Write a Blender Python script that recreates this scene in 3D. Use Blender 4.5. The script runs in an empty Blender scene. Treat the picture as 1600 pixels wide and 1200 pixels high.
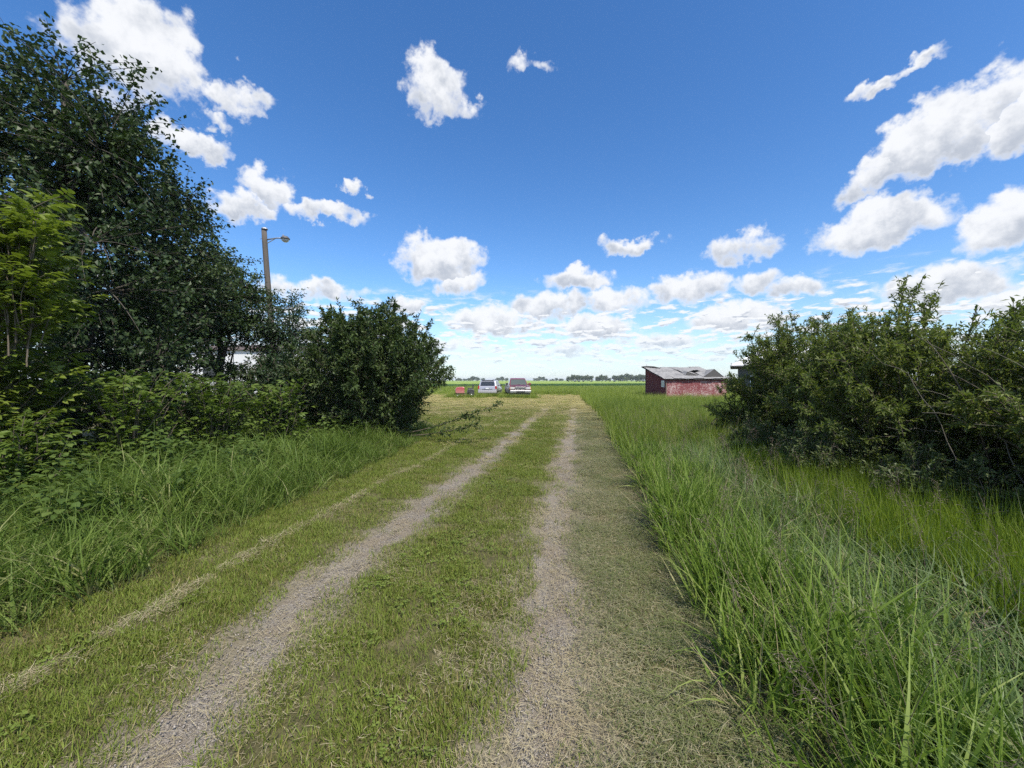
import bpy, bmesh, math, random
import numpy as np
from mathutils import Vector

# ---------------------------------------------------------------- camera, sky, sun
S = bpy.context.scene
COL = S.collection
F_PX, HOR, CAM_H = 620.0, 594.0, 1.65          # focal length and horizon row measured on the 1600 px photograph
SKY = .138
SUN_EL, SUN_AZ = math.radians(54), math.radians(148)   # azimuth clockwise from +Y (view direction)

cam = bpy.data.cameras.new('camera')
cam.sensor_width = 36
cam.lens = 36 * F_PX / 1600
cam.clip_start, cam.clip_end = 0.05, 20000
camo = bpy.data.objects.new('camera', cam)
COL.objects.link(camo)
camo.location = (0, 0, CAM_H)
camo.rotation_euler = (math.radians(90) - math.atan((600 - HOR) / F_PX), 0, 0)
S.camera = camo

S.view_settings.view_transform = 'Standard'
S.view_settings.look = 'None'
S.view_settings.exposure = 0.6
S.view_settings.gamma = 1
S.view_settings.use_curve_mapping = False
S.cycles.max_bounces = 6
S.cycles.diffuse_bounces = 2
S.cycles.use_denoising = False      # keep the fine grain of grass and leaves
S.cycles.glossy_bounces = 2
S.cycles.transmission_bounces = 4
S.cycles.transparent_max_bounces = 6
S.cycles.caustics_reflective = False
S.cycles.caustics_refractive = False


class NB:
    """small helper to write node trees"""
    def __init__(self, tree):
        self.t = tree
        tree.nodes.clear()

    def node(self, typ, **kw):
        n = self.t.nodes.new(typ)
        for k, v in kw.items():
            setattr(n, k, v)
        return n

    def put(self, sock, v):
        if v is None:
            return
        if isinstance(v, bpy.types.NodeSocket):
            self.t.links.new(v, sock)
        elif isinstance(v, (tuple, list)) and sock.type == 'RGBA' and len(v) == 3:
            sock.default_value = (*v, 1)
        else:
            sock.default_value = v

    def m(self, op, a, b=None, c=None, clamp=False):
        n = self.node('ShaderNodeMath', operation=op, use_clamp=clamp)
        for s, v in zip(n.inputs, (a, b, c)):
            self.put(s, v)
        return n.outputs[0]

    def vm(self, op, a, b=None, c=None, scale=None):
        n = self.node('ShaderNodeVectorMath', operation=op)
        for s, v in zip(n.inputs, (a, b, c)):
            self.put(s, v)
        if scale is not None:
            self.put(n.inputs['Scale'], scale)
        return n.outputs['Value'] if op in ('DOT_PRODUCT', 'LENGTH', 'DISTANCE') else n.outputs[0]

    def mix(self, f, a, b, blend='MIX'):
        n = self.node('ShaderNodeMix', data_type='RGBA', blend_type=blend)
        self.put(n.inputs[0], f)
        self.put(n.inputs[6], a)
        self.put(n.inputs[7], b)
        return n.outputs[2]

    def fmix(self, f, a, b):
        n = self.node('ShaderNodeMix', data_type='FLOAT')
        self.put(n.inputs[0], f)
        self.put(n.inputs[2], a)
        self.put(n.inputs[3], b)
        return n.outputs[0]

    def noise(self, vec, scale, detail=3, rough=0.55, color=False, dist=0.0):
        n = self.node('ShaderNodeTexNoise')
        self.put(n.inputs['Vector'], vec)
        n.inputs['Scale'].default_value = scale
        n.inputs['Detail'].default_value = detail
        n.inputs['Roughness'].default_value = rough
        n.inputs['Distortion'].default_value = dist
        return n.outputs[1] if color else n.outputs[0]

    def smooth(self, v, a, b):
        n = self.node('ShaderNodeMapRange', interpolation_type='SMOOTHSTEP')
        self.put(n.inputs[0], v)
        self.put(n.inputs[1], a)
        self.put(n.inputs[2], b)
        return n.outputs[0]

    def ramp(self, f, stops):
        n = self.node('ShaderNodeValToRGB')
        e = n.color_ramp.elements
        while len(e) < len(stops):
            e.new(0.5)
        for x, (p, c) in zip(e, stops):
            x.position = p
            x.color = (*c, 1)
        self.put(n.inputs[0], f)
        return n.outputs[0]

    def sep(self, v):
        n = self.node('ShaderNodeSeparateXYZ')
        self.put(n.inputs[0], v)
        return n.outputs

    def comb(self, x, y, z):
        n = self.node('ShaderNodeCombineXYZ')
        for s, v in zip(n.inputs, (x, y, z)):
            self.put(s, v)
        return n.outputs[0]

    def attr(self, name):
        return self.node('ShaderNodeAttribute', attribute_name=name).outputs['Fac']


# cumulus clouds of the photograph: column, row, half width, half height in its pixels, density, tilt (rise per run)
CLOUDS = [
    (210, 75, 120, 115, 1.1, 0), (365, 155, 58, 34, .8, 0), (310, 233, 75, 26, .85, 0), (340, 195, 36, 16, .6, 0),
    (425, 290, 46, 36, .95, 0), (380, 322, 56, 26, .9, 0), (505, 336, 84, 19, .95, 0), (546, 287, 24, 15, .8, 0), (682, 143, 52, 50, .85, 0),
    (735, 172, 36, 22, .55, 0), (825, 104, 34, 18, .5, 0), (692, 405, 78, 40, 1.15, 0), (715, 442, 48, 22, .9, 0),
    (640, 476, 32, 15, .85, 0), (490, 452, 90, 17, .95, 0), (905, 435, 60, 19, 1.05, 0), (858, 476, 74, 28, 1.1, 0),
    (770, 503, 84, 27, 1.1, 0), (962, 470, 56, 27, 1.1, 0), (1078, 450, 72, 28, 1.15, 0), (935, 512, 72, 22, 1.05, 0),
    (985, 388, 50, 16, .9, 0), (1160, 385, 66, 29, .9, 0), (1362, 355, 124, 38, 1.15, 0), (1455, 215, 135, 68, 1.25, .42),
    (1375, 275, 90, 36, 1.1, .25), (1600, 175, 100, 60, 1.15, .3), (1420, 115, 66, 14, .55, .35), (1370, 143, 36, 16, .6, .3), (1575, 350, 98, 52, 1.15, .15),
    (1470, 445, 130, 34, 1.1, 0), (1590, 470, 80, 30, 1.05, 0), (1180, 440, 40, 21, .9, 0), (1245, 447, 52, 19, 1, 0),
    (1140, 497, 88, 24, 1.05, 0), (720, 540, 70, 16, .8, 0), (880, 545, 80, 14, .8, 0), (1030, 535, 70, 15, .85, 0),
]


def make_world():
    w = bpy.data.worlds.new('World')
    S.world = w
    w.use_nodes = True
    b = NB(w.node_tree)
    out = b.node('ShaderNodeOutputWorld')
    sky = b.node('ShaderNodeTexSky', sky_type='NISHITA', sun_disc=False)
    sky.sun_elevation, sky.sun_rotation = SUN_EL, SUN_AZ
    sky.altitude, sky.air_density, sky.dust_density, sky.ozone_density = 500, 1.0, 0.7, 2.2
    d = b.node('ShaderNodeTexCoord').outputs['Generated']
    x, y, z = b.sep(d)
    az = b.m('ARCTAN2', x, y)
    el = b.m('ARCSINE', z)
    hs = b.node('ShaderNodeHueSaturation')
    hs.inputs['Saturation'].default_value = 1.28
    hs.inputs['Hue'].default_value = .505
    b.put(hs.inputs['Color'], b.vm('SCALE', sky.outputs[0], scale=SKY))
    hz = b.m('MULTIPLY', b.smooth(b.m('ABSOLUTE', el), .2, 0.0), .55)      # pale air over the horizon
    skyc = b.mix(hz, hs.outputs[0], (.40, .51, .64))
    fade = b.m('MULTIPLY_ADD', b.smooth(el, .12, .01), -.5, .97)

    def shade(cov, under, base=skyc):
        bg = b.node('ShaderNodeBackground')
        ccol = b.mix(under, (.645, .655, .675), (.36, .39, .445))
        b.put(bg.inputs[0], b.mix(b.m('MULTIPLY', cov, fade), base, ccol))
        return bg.outputs[0]

    def pick(f, a, c):
        mx = b.node('ShaderNodeMixShader')
        b.put(mx.inputs[0], f)
        b.t.links.new(a, mx.inputs[1])
        b.t.links.new(c, mx.inputs[2])
        return mx.outputs[0]

    # small flat-based cloudlets crowding towards the horizon, all round
    low = b.m('MULTIPLY', b.smooth(el, .25, .09), b.smooth(el, .012, .05))
    flat2 = b.vm('MULTIPLY', d, (1, 1, 4.2))
    n2 = b.noise(flat2, 21, 5, .58)
    n2b = b.noise(b.vm('ADD', flat2, (0, 0, .025)), 21, 2, .6)
    lowd = b.m('MULTIPLY', b.m('MULTIPLY_ADD', n2, 10.0, -4.7), low)
    lcov = b.smooth(lowd, .0, .8)
    lund = b.m('MULTIPLY', b.smooth(b.m('SUBTRACT', n2b, n2), -.03, .08), b.smooth(lowd, .2, 1))
    # the rest of the sky: the same kind of cumulus
    n1 = b.noise(b.vm('MULTIPLY', d, (1, 1, 2.2)), 5.0, 5, .58)
    n1b = b.noise(b.vm('MULTIPLY_ADD', d, (1, 1, 2.2), (0, 0, .10)), 5.0, 2, .58)
    outm = b.m('MAXIMUM', b.smooth(b.m('ABSOLUTE', az), 1.12, 1.35), b.smooth(el, .9, 1.05))
    gen = b.m('MULTIPLY', b.m('MULTIPLY_ADD', n1, 9.0, -4.75), outm)
    gund = b.m('MULTIPLY', b.smooth(b.m('SUBTRACT', n1b, n1), -.08, .12), b.smooth(gen, .2, 1))
    closure = shade(b.m('MAXIMUM', b.smooth(gen, 0., .8), lcov), b.m('MAXIMUM', gund, lund))
    # the clouds of the view, billowing: direction pushed about by noise, less where they are farther off
    off = b.vm('SCALE', b.vm('SUBTRACT', b.noise(d, 13, 5, .6, True), (.5, .5, .5)), scale=.085)
    off = b.vm('SCALE', off, scale=b.m('MULTIPLY_ADD', b.smooth(el, 0.02, 0.5), 1.35, .45))
    p = b.vm('ADD', b.comb(az, el, 0.0), off)
    fine = b.noise(d, 27, 6, .56)
    billow = b.noise(b.vm('ADD', d, (3, 1, 2)), 20, 4, .6)

    def ae(cx, cy):
        v = Vector(((cx - 800) / F_PX, 1, (HOR - cy) / F_PX)).normalized()
        return math.atan2(v.x, v.y), math.asin(v.z)
    edges = [-1.12, -.72, -.5, -.2, .1, .3, .55, .78, 1.12]
    for e0, e1 in zip(edges[:-1], edges[1:]):       # by sectors, so that each look at the sky weighs only a few clouds
        best = vbest = None
        for (px, py, hw, hh, dens, tilt) in CLOUDS:
            a0, q0 = ae(px, py)
            sa = max(abs(ae(px + hw, py)[0] - ae(px - hw, py)[0]) / 2, .01)
            se = max(abs(ae(px, py + hh)[1] - ae(px, py - hh)[1]) / 2, .008)
            if a0 + sa * 1.5 + .07 < e0 or a0 - sa * 1.5 - .07 > e1:
                continue
            q = b.vm('MULTIPLY_ADD', p, (1 / sa, 1 / se, 0), (-a0 / sa, -q0 / se, 0))
            if tilt:
                qx, qy, _ = b.sep(q)
                q = b.comb(qx, b.m('MULTIPLY_ADD', qx, -tilt * sa / se, qy), 0.0)
            dn = b.m('MULTIPLY_ADD', b.vm('DOT_PRODUCT', q, q), -1.0 * dens, dens)
            v = b.sep(q)[1]
            if best is None:
                best, vbest = dn, v
            else:
                g = b.m('GREATER_THAN', dn, best)
                vbest = b.fmix(g, vbest, v)
                best = b.m('MAXIMUM', best, dn)
        dens = b.m('ADD', best, b.m('MULTIPLY_ADD', fine, 2.3, -1.12))
        cov = b.smooth(dens, -.06, .74)
        und = b.smooth(b.m('MULTIPLY_ADD', vbest, -.75, b.m('MULTIPLY_ADD', billow, -2.6, 1.72)), .0, 1.1)
        und = b.m('MULTIPLY', und, b.smooth(dens, .15, .9))
        c = shade(b.m('MAXIMUM', cov, lcov), b.fmix(b.m('GREATER_THAN', cov, lcov), lund, und))
        inside = b.m('MULTIPLY', b.m('GREATER_THAN', az, e0), b.m('LESS_THAN', az, e1))
        inside = b.m('MULTIPLY', inside, b.m('LESS_THAN', el, .95))
        closure = pick(inside, closure, c)
    b.t.links.new(closure, out.inputs[0])
    w.cycles.sampling_method = 'MANUAL'
    w.cycles.sample_map_resolution = 512


make_world()

sun = bpy.data.lights.new('sun', 'SUN')
sun.energy, sun.angle, sun.color = 5.0, math.radians(.53), (1, .94, .84)
suno = bpy.data.objects.new('sun', sun)
COL.objects.link(suno)
to_sun = Vector((math.sin(SUN_AZ) * math.cos(SUN_EL), math.cos(SUN_AZ) * math.cos(SUN_EL), math.sin(SUN_EL)))
suno.rotation_euler = to_sun.to_track_quat('Z', 'Y').to_euler()
suno.location = (20, -30, 60)

# ---------------------------------------------------------------- helpers
R = np.random.default_rng(11)
random.seed(5)


def at(px, py, d):
    """point on the ray through a photo pixel at forward distance d"""
    return Vector(((px - 800) / F_PX * d, d, CAM_H - (py - HOR) / F_PX * d))


def tag(o, label=None, cat=None, group=None, kind=None):
    for k, v in (('label', label), ('category', cat), ('group', group), ('kind', kind)):
        if v:
            o[k] = v
    return o


def empty(name, loc, rz=0, **kw):
    o = bpy.data.objects.new(name, None)
    COL.objects.link(o)
    o.location = loc
    o.rotation_euler = (0, 0, rz)
    o.empty_display_size = .2
    return tag(o, **kw)


def link(name, mesh, parent=None, mat=None):
    if mat is not None and not mesh.materials:
        mesh.materials.append(mat)
    o = bpy.data.objects.new(name, mesh)
    COL.objects.link(o)
    if parent is not None:
        o.parent = parent
    return o


class Acc:
    """collects vertices and faces (numpy) for one mesh"""
    def __init__(self):
        self.v, self.f, self.a, self.n = [], [], {}, 0

    def add(self, v, faces, **attrs):
        v = np.asarray(v, np.float32).reshape(-1, 3)
        for f in faces:
            f = np.asarray(f, np.int32)
            if f.size:
                self.f.append(f + self.n)
        self.v.append(v)
        for k, val in attrs.items():
            self.a.setdefault(k, []).append(np.broadcast_to(np.asarray(val, np.float32), (len(v),)))
        self.n += len(v)

    def mesh(self, name, smooth=False):
        me = bpy.data.meshes.new(name)
        v = np.concatenate(self.v)
        me.vertices.add(len(v))
        me.vertices.foreach_set('co', v.ravel())
        sizes = np.concatenate([np.full(len(f), f.shape[1], np.int32) for f in self.f])
        loops = np.concatenate([f.ravel() for f in self.f])
        me.loops.add(len(loops))
        me.loops.foreach_set('vertex_index', loops)
        me.polygons.add(len(sizes))
        starts = np.concatenate([[0], np.cumsum(sizes)[:-1]]).astype(np.int32)
        me.polygons.foreach_set('loop_start', starts)
        me.polygons.foreach_set('loop_total', sizes)
        if smooth:
            me.polygons.foreach_set('use_smooth', np.ones(len(sizes), bool))
        for k, val in self.a.items():
            at_ = me.attributes.new(k, 'FLOAT', 'POINT')
            at_.data.foreach_set('value', np.concatenate(val))
        me.update(calc_edges=True)
        return me

    def build(self, name, mat, parent=None, smooth=False):
        me = self.mesh(name, smooth)
        if not smooth:
            me.polygons.foreach_set('use_smooth', np.zeros(len(me.polygons), bool))
        return link(name, me, parent, mat)

    # --- shapes
    def box(self, x0, x1, y0, y1, z0, z1):
        v = [(x, y, z) for x in (x0, x1) for y in (y0, y1) for z in (z0, z1)]
        self.add(v, [[(0, 1, 3, 2), (4, 6, 7, 5), (0, 4, 5, 1), (2, 3, 7, 6), (0, 2, 6, 4), (1, 5, 7, 3)]])
        return self

    def tube(self, pts, rad, sides=6, cap=True, **at_):
        p = np.asarray(pts, float)
        k = len(p)
        rad = np.broadcast_to(np.asarray(rad, float), (k,))
        t = np.gradient(p, axis=0)
        t /= np.linalg.norm(t, axis=1)[:, None] + 1e-9
        ref = np.array([0, 0, 1.]) if abs(t[:, 2]).mean() < .9 else np.array([1., 0, 0])
        u = np.cross(t, ref)
        u /= np.linalg.norm(u, axis=1)[:, None] + 1e-9
        w = np.cross(t, u)
        an = np.arange(sides) * 2 * np.pi / sides
        v = p[:, None] + rad[:, None, None] * (np.cos(an)[None, :, None] * u[:, None] + np.sin(an)[None, :, None] * w[:, None])
        i = np.arange(k - 1)[:, None] * sides
        j = np.arange(sides)[None]
        j2 = (j + 1) % sides
        q = np.stack([i + j, i + j2, i + sides + j2, i + sides + j], -1).reshape(-1, 4)
        fs = [q]
        if cap:
            fs.append(np.array([list(range(sides))[::-1]]))
            fs.append(np.array([list(range((k - 1) * sides, k * sides))]))
        self.add(v.reshape(-1, 3), fs, **at_)
        return self

    def lathe(self, prof, axis='z', c=(0, 0, 0), sides=24):
        """prof: (radius, height) pairs turned about an axis"""
        an = np.arange(sides) * 2 * np.pi / sides
        v = []
        for r_, h_ in prof:
            for a in an:
                q = (r_ * math.cos(a), r_ * math.sin(a), h_)
                if axis == 'x':
                    q = (q[2], q[0], q[1])
                if axis == 'y':
                    q = (q[0], q[2], q[1])
                v.append((q[0] + c[0], q[1] + c[1], q[2] + c[2]))
        f = []
        for i in range(len(prof) - 1):
            for j in range(sides):
                f.append((i * sides + j, i * sides + (j + 1) % sides, (i + 1) * sides + (j + 1) % sides, (i + 1) * sides + j))
        self.add(v, [f])
        return self

    def sheet(self, grid):
        """grid (n,m,3) of points"""
        g = np.asarray(grid, float)
        n, m = g.shape[:2]
        i = np.arange(n - 1)[:, None] * m
        j = np.arange(m - 1)[None]
        self.add(g.reshape(-1, 3), [np.stack([i + j, i + m + j, i + m + j + 1, i + j + 1], -1).reshape(-1, 4)])
        return self


def leaf_add(acc, P, D, N, L, W, fold=.25, bend=.15, tint=None, shape=1, wide=.42):
    """P base points, D directions, N approximate normals (n,3); L, W (n,)"""
    n = len(P)
    if n == 0:
        return
    D = D / (np.linalg.norm(D, axis=1)[:, None] + 1e-9)
    Sd = np.cross(D, N)
    Sd /= np.linalg.norm(Sd, axis=1)[:, None] + 1e-9
    U = np.cross(Sd, D)
    L = np.broadcast_to(L, (n,))[:, None]
    W = np.broadcast_to(W, (n,))[:, None] * .5
    tint = R.random(n) if tint is None else tint
    if shape == 0:      # diamond, two triangles
        mid = P + D * L * wide
        V = np.stack([P, mid + Sd * W + U * W * fold, P + D * L - U * L * bend, mid - Sd * W + U * W * fold], 1)
        b = np.arange(n)[:, None] * 4
        acc.add(V.reshape(-1, 3), [b + np.array([[0, 1, 2]]), b + np.array([[0, 2, 3]])], tint=np.repeat(tint, 4))
    else:               # pointed oval folded on its midrib
        m1 = P + D * L * .3
        m2 = P + D * L * .66 - U * L * bend * .35
        V = np.stack([P, m1 + Sd * W + U * W * fold, m1 - Sd * W + U * W * fold, m1,
                      m2 + Sd * W * .82 + U * W * fold, m2 - Sd * W * .82 + U * W * fold, m2,
                      P + D * L - U * L * bend], 1)
        b = np.arange(n)[:, None] * 8
        T = [b + np.array([t]) for t in ([0, 1, 3], [0, 3, 2], [4, 7, 6], [6, 7, 5])]
        Q = [b + np.array([t]) for t in ([1, 4, 6, 3], [3, 6, 5, 2])]
        acc.add(V.reshape(-1, 3), T + Q, tint=np.repeat(tint, 8))


def rnd_dir(n):
    v = R.normal(size=(n, 3))
    return v / np.linalg.norm(v, axis=1)[:, None]


# ---------------------------------------------------------------- materials
def material(name):
    m = bpy.data.materials.new(name)
    m.use_nodes = True
    b = NB(m.node_tree)
    o = b.node('ShaderNodeOutputMaterial')
    return m, b, o


def principled(b, out, col, rough=.7, metal=0., spec=.5, bump=None, bstr=.3, bdist=.01, extra=None):
    p = b.node('ShaderNodeBsdfPrincipled')
    b.put(p.inputs['Base Color'], col)
    b.put(p.inputs['Roughness'], rough)
    b.put(p.inputs['Metallic'], metal)
    b.put(p.inputs['Specular IOR Level'], spec)
    for k, v in (extra or {}).items():
        b.put(p.inputs[k], v)
    if bump is not None:
        bn = b.node('ShaderNodeBump')
        bn.inputs['Strength'].default_value = bstr
        bn.inputs['Distance'].default_value = bdist
        b.put(bn.inputs['Height'], bump)
        b.put(p.inputs['Normal'], bn.outputs[0])
    b.t.links.new(p.outputs[0], out.inputs[0])
    return p


def leafy(name, stops, trans=.3, rough=.5, patch=.9, pscale=1.2, spec=.35, along=None, rnd=.0):
    """foliage: colour from each leaf's own tint, shifted by patches; some light passes through"""
    m, b, o = material(name)
    pos = b.node('ShaderNodeNewGeometry').outputs['Position']
    t = b.attr('tint')
    pn = b.noise(pos, pscale, 3, .6)
    f = b.m('ADD', b.m('MULTIPLY', t, .62), b.m('MULTIPLY_ADD', pn, patch, .19 - patch * .5))
    if rnd:
        oi = b.node('ShaderNodeObjectInfo').outputs['Random']
        f = b.m('ADD', f, b.m('MULTIPLY_ADD', oi, rnd, -rnd * .5))
    c = b.ramp(f, stops)
    if along is not None:
        c = b.mix(b.smooth(b.attr('along'), along[0], along[1]), along[2], c)
    p = b.node('ShaderNodeBsdfPrincipled')
    b.put(p.inputs['Base Color'], c)
    p.inputs['Roughness'].default_value = rough
    p.inputs['Specular IOR Level'].default_value = spec
    tr = b.node('ShaderNodeBsdfTranslucent')
    b.put(tr.inputs[0], b.mix(1.0, c, (1.15, 1.25, .7), 'MULTIPLY'))
    mx = b.node('ShaderNodeMixShader')
    mx.inputs[0].default_value = trans
    b.t.links.new(p.outputs[0], mx.inputs[1])
    b.t.links.new(tr.outputs[0], mx.inputs[2])
    b.t.links.new(mx.outputs[0], o.inputs[0])
    return m


def plain(name, col, rough=.6, metal=0., spec=.5, var=.12, vscale=6., bump=0., extra=None):
    m, b, o = material(name)
    pos = b.node('ShaderNodeTexCoord').outputs['Object']
    n = b.noise(pos, vscale, 4, .6)
    c = b.mix(n, tuple(max(0, x * (1 - var)) for x in col), tuple(min(1, x * (1 + var)) for x in col))
    principled(b, o, c, b.m('MULTIPLY_ADD', n, .15, rough - .07), metal, spec, n if bump else None, bump, .01, extra)
    return m


def bark(name, c1, c2, scale=9):
    m, b, o = material(name)
    pos = b.node('ShaderNodeTexCoord').outputs['Object']
    n = b.noise(b.vm('MULTIPLY', pos, (1, 1, .25)), scale, 5, .65)
    principled(b, o, b.mix(n, c1, c2), .85, 0, .2, n, .6, .02)
    return m


M = {}
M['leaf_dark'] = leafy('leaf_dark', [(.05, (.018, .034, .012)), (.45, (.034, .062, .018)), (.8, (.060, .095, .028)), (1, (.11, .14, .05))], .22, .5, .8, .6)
M['leaf_mid'] = leafy('leaf_mid', [(.05, (.024, .046, .014)), (.5, (.045, .082, .022)), (.85, (.085, .13, .036)), (1, (.12, .16, .05))], .25, .48, .8, .9)
M['leaf_sparse'] = leafy('leaf_sparse', [(.05, (.025, .05, .02)), (.5, (.045, .085, .033)), (1, (.09, .14, .05))], .28, .45, .6, 1)
M['leaf_shrub'] = leafy('leaf_shrub', [(.05, (.032, .056, .016)), (.5, (.064, .102, .028)), (.85, (.115, .155, .045)), (1, (.165, .20, .07))], .32, .5, .9, 1.1)
M['leaf_willow'] = leafy('leaf_willow', [(.05, (.066, .092, .020)), (.45, (.130, .168, .036)), (.8, (.205, .24, .058)), (1, (.28, .30, .095))], .42, .5, .9, .8)
M['leaf_snow'] = leafy('leaf_snow', [(.05, (.058, .085, .028)), (.5, (.112, .148, .048)), (1, (.19, .225, .085))], .34, .5, .6, 1.2)
M['leaf_elder'] = leafy('leaf_elder', [(.05, (.085, .120, .016)), (.5, (.155, .205, .030)), (1, (.26, .31, .055))], .36, .5, .5, 1.4)
M['leaf_sapling'] = leafy('leaf_sapling', [(.05, (.062, .098, .016)), (.5, (.108, .165, .026)), (1, (.18, .235, .04))], .35, .5, .6, 1.4)
M['leaf_weed'] = leafy('leaf_weed', [(.05, (.050, .085, .018)), (.5, (.088, .140, .030)), (1, (.15, .20, .05))], .34, .55, .5, 1.5, .2, rnd=.4)
M['leaf_far'] = leafy('leaf_far', [(.05, (.035, .055, .022)), (.5, (.060, .088, .034)), (1, (.10, .13, .05))], .2, .6, .6, .12)
M['bark_grey'] = bark('bark_grey', (.055, .048, .040), (.15, .135, .115))
M['bark_twig'] = bark('bark_twig', (.075, .060, .042), (.19, .16, .12), 14)
M['bark_pale'] = bark('bark_pale', (.15, .135, .11), (.33, .30, .25), 14)

# ---------------------------------------------------------------- ground
def track_x(y, side):
    """centre line of a wheel track: -1 left, 1 right"""
    y = np.asarray(y, float)
    ctr = np.interp(y, [-20, 0, 1.7, 2.7, 4.2, 6.6, 9.7, 13, 18, 26, 40], [-3.6, -.93, -.74, -.66, -.42, .02, .52, 1.1, 1.95, 3.25, 5.2])
    half = np.interp(y, [0, 1.7, 2.7, 4.2, 6.6, 9.7, 14, 30], [.85, .86, .93, .86, .87, .86, .82, .8])
    return ctr + side * half


def edge_right(y):      # foot of the tall grass on the right
    return np.interp(y, [-20, 0, 1.8, 2.7, 5.1, 12, 16, 24, 36, 42], [-2.2, .95, 1.17, 1.28, 1.78, 2.92, 3.7, 4.7, 6.2, 7.4])


def edge_left(y):       # foot of the tall grass on the left
    return np.interp(y, [-20, 0, 2.5, 4.5, 6.1, 7.6, 10, 13, 15, 18, 22], [-5, -3.5, -3.15, -3.02, -2.85, -2.66, -2.4, -2.3, -2.6, -4.5, -9])


def smoothst(v, a, b):
    t = np.clip((v - a) / (b - a), 0, 1)
    return t * t * (3 - 2 * t)


def gz(x, y):
    x, y = np.asarray(x, float), np.asarray(y, float)
    near = np.exp(-((np.abs(y) + np.abs(x) * .5) / 45) ** 2)
    z = (.020 * np.sin(x * 1.3 + y * .37 + 1) + .018 * np.sin(x * .55 - y * .83) + .012 * np.sin(x * 2.9 + y * 2.1)) * near
    for s in (-1, 1):
        dx = x - track_x(y, s)
        z = z - .045 * np.exp(-(dx / .27) ** 2) * smoothst(y, 32, 14)
    z = z + .05 * smoothst(x - edge_right(y), 0, .6) * near
    z = z + .10 * smoothst(edge_left(y) - x, 0, 1.2) * near
    return z


def build_ground():
    xs = np.concatenate([-np.geomspace(4500, 12.2, 45), np.arange(-12, 12.01, .14), np.geomspace(12.2, 4500, 45)])
    ys = np.concatenate([-np.geomspace(3000, 3.2, 26), np.arange(-3, 22, .16), np.geomspace(22.2, 4500, 75)])
    X, Y = np.meshgrid(xs, ys, indexing='ij')
    a = Acc()
    a.sheet(np.stack([X, Y, gz(X, Y)], -1))
    dl = np.minimum(np.abs(X - track_x(Y, -1)), np.abs(X - track_x(Y, 1)))
    a.a['dirt'] = [(np.exp(-(dl / .42) ** 2) * smoothst(Y, 40, 20)).ravel().astype(np.float32)]
    m, b, o = material('ground')
    pos = b.node('ShaderNodeNewGeometry').outputs['Position']
    x, y, z = b.sep(pos)
    n = b.noise(pos, .5, 4, .6)
    nf = b.noise(pos, 7, 5, .65)
    nff = b.noise(pos, 60, 4, .65)
    nw = b.noise(b.vm('MULTIPLY', pos, (.01, .06, 0)), 1.0, 3, .5)
    # turf round the track: green thatch, straw and bare soil
    turf = b.ramp(b.m('ADD', b.m('MULTIPLY', nf, .6), b.m('MULTIPLY', nff, .4)),
                  [(.30, (.055, .048, .026)), (.47, (.10, .092, .040)), (.60, (.165, .145, .070)), (.75, (.26, .215, .12))])
    # mown, dried yard by the cars
    straw = b.ramp(b.m('ADD', b.m('MULTIPLY', nf, .45), b.m('MULTIPLY', n, .55)),
                   [(.32, (.115, .125, .038)), (.48, (.20, .185, .068)), (.62, (.27, .235, .10)), (.8, (.33, .285, .14))])
    yy = b.m('ADD', y, b.m('MULTIPLY_ADD', n, 8.0, -4.0))
    dirt = b.mix(nff, (.125, .105, .070), (.28, .245, .175))
    turf = b.mix(b.smooth(b.m('ADD', b.attr('dirt'), b.m('MULTIPLY_ADD', nf, .9, -.45)), .30, .62), turf, dirt)
    c = b.mix(b.smooth(b.m('MULTIPLY_ADD', nf, 14.0, b.m('SUBTRACT', yy, 7.0)), 8, 25), turf, straw)
    rough_g = b.ramp(b.m('ADD', b.m('MULTIPLY', nf, .4), b.m('MULTIPLY', n, .6)),
                     [(.3, (.115, .140, .022)), (.5, (.165, .18, .034)), (.7, (.22, .215, .055))])
    # the meadow on the right of the mown strip and behind the cars
    side = b.m('SUBTRACT', b.m('SUBTRACT', x, 1.0), b.m('MULTIPLY', y, .15))
    c = b.mix(b.m('MAXIMUM', b.smooth(yy, 42, 50), b.m('MULTIPLY', b.smooth(side, .2, .9), b.smooth(y, 8, 14))), c, rough_g)
    crop_dark = b.mix(nw, (.030, .088, .020), (.045, .115, .026))
    c = b.mix(b.smooth(b.m('MULTIPLY_ADD', x, -.45, yy), 98, 106), c, crop_dark)
    crop = b.mix(nw, (.155, .225, .032), (.205, .275, .050))
    c = b.mix(b.smooth(b.m('MULTIPLY_ADD', x, -.45, y), 165, 185), c, crop)
    principled(b, o, c, .95, 0, .15, nff, .7, .02)
    g = a.build('ground', m, None, True)
    tag(g, 'flat farmland of mown grass, meadow and green crop to the horizon', 'ground', kind='structure')


build_ground()


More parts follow.
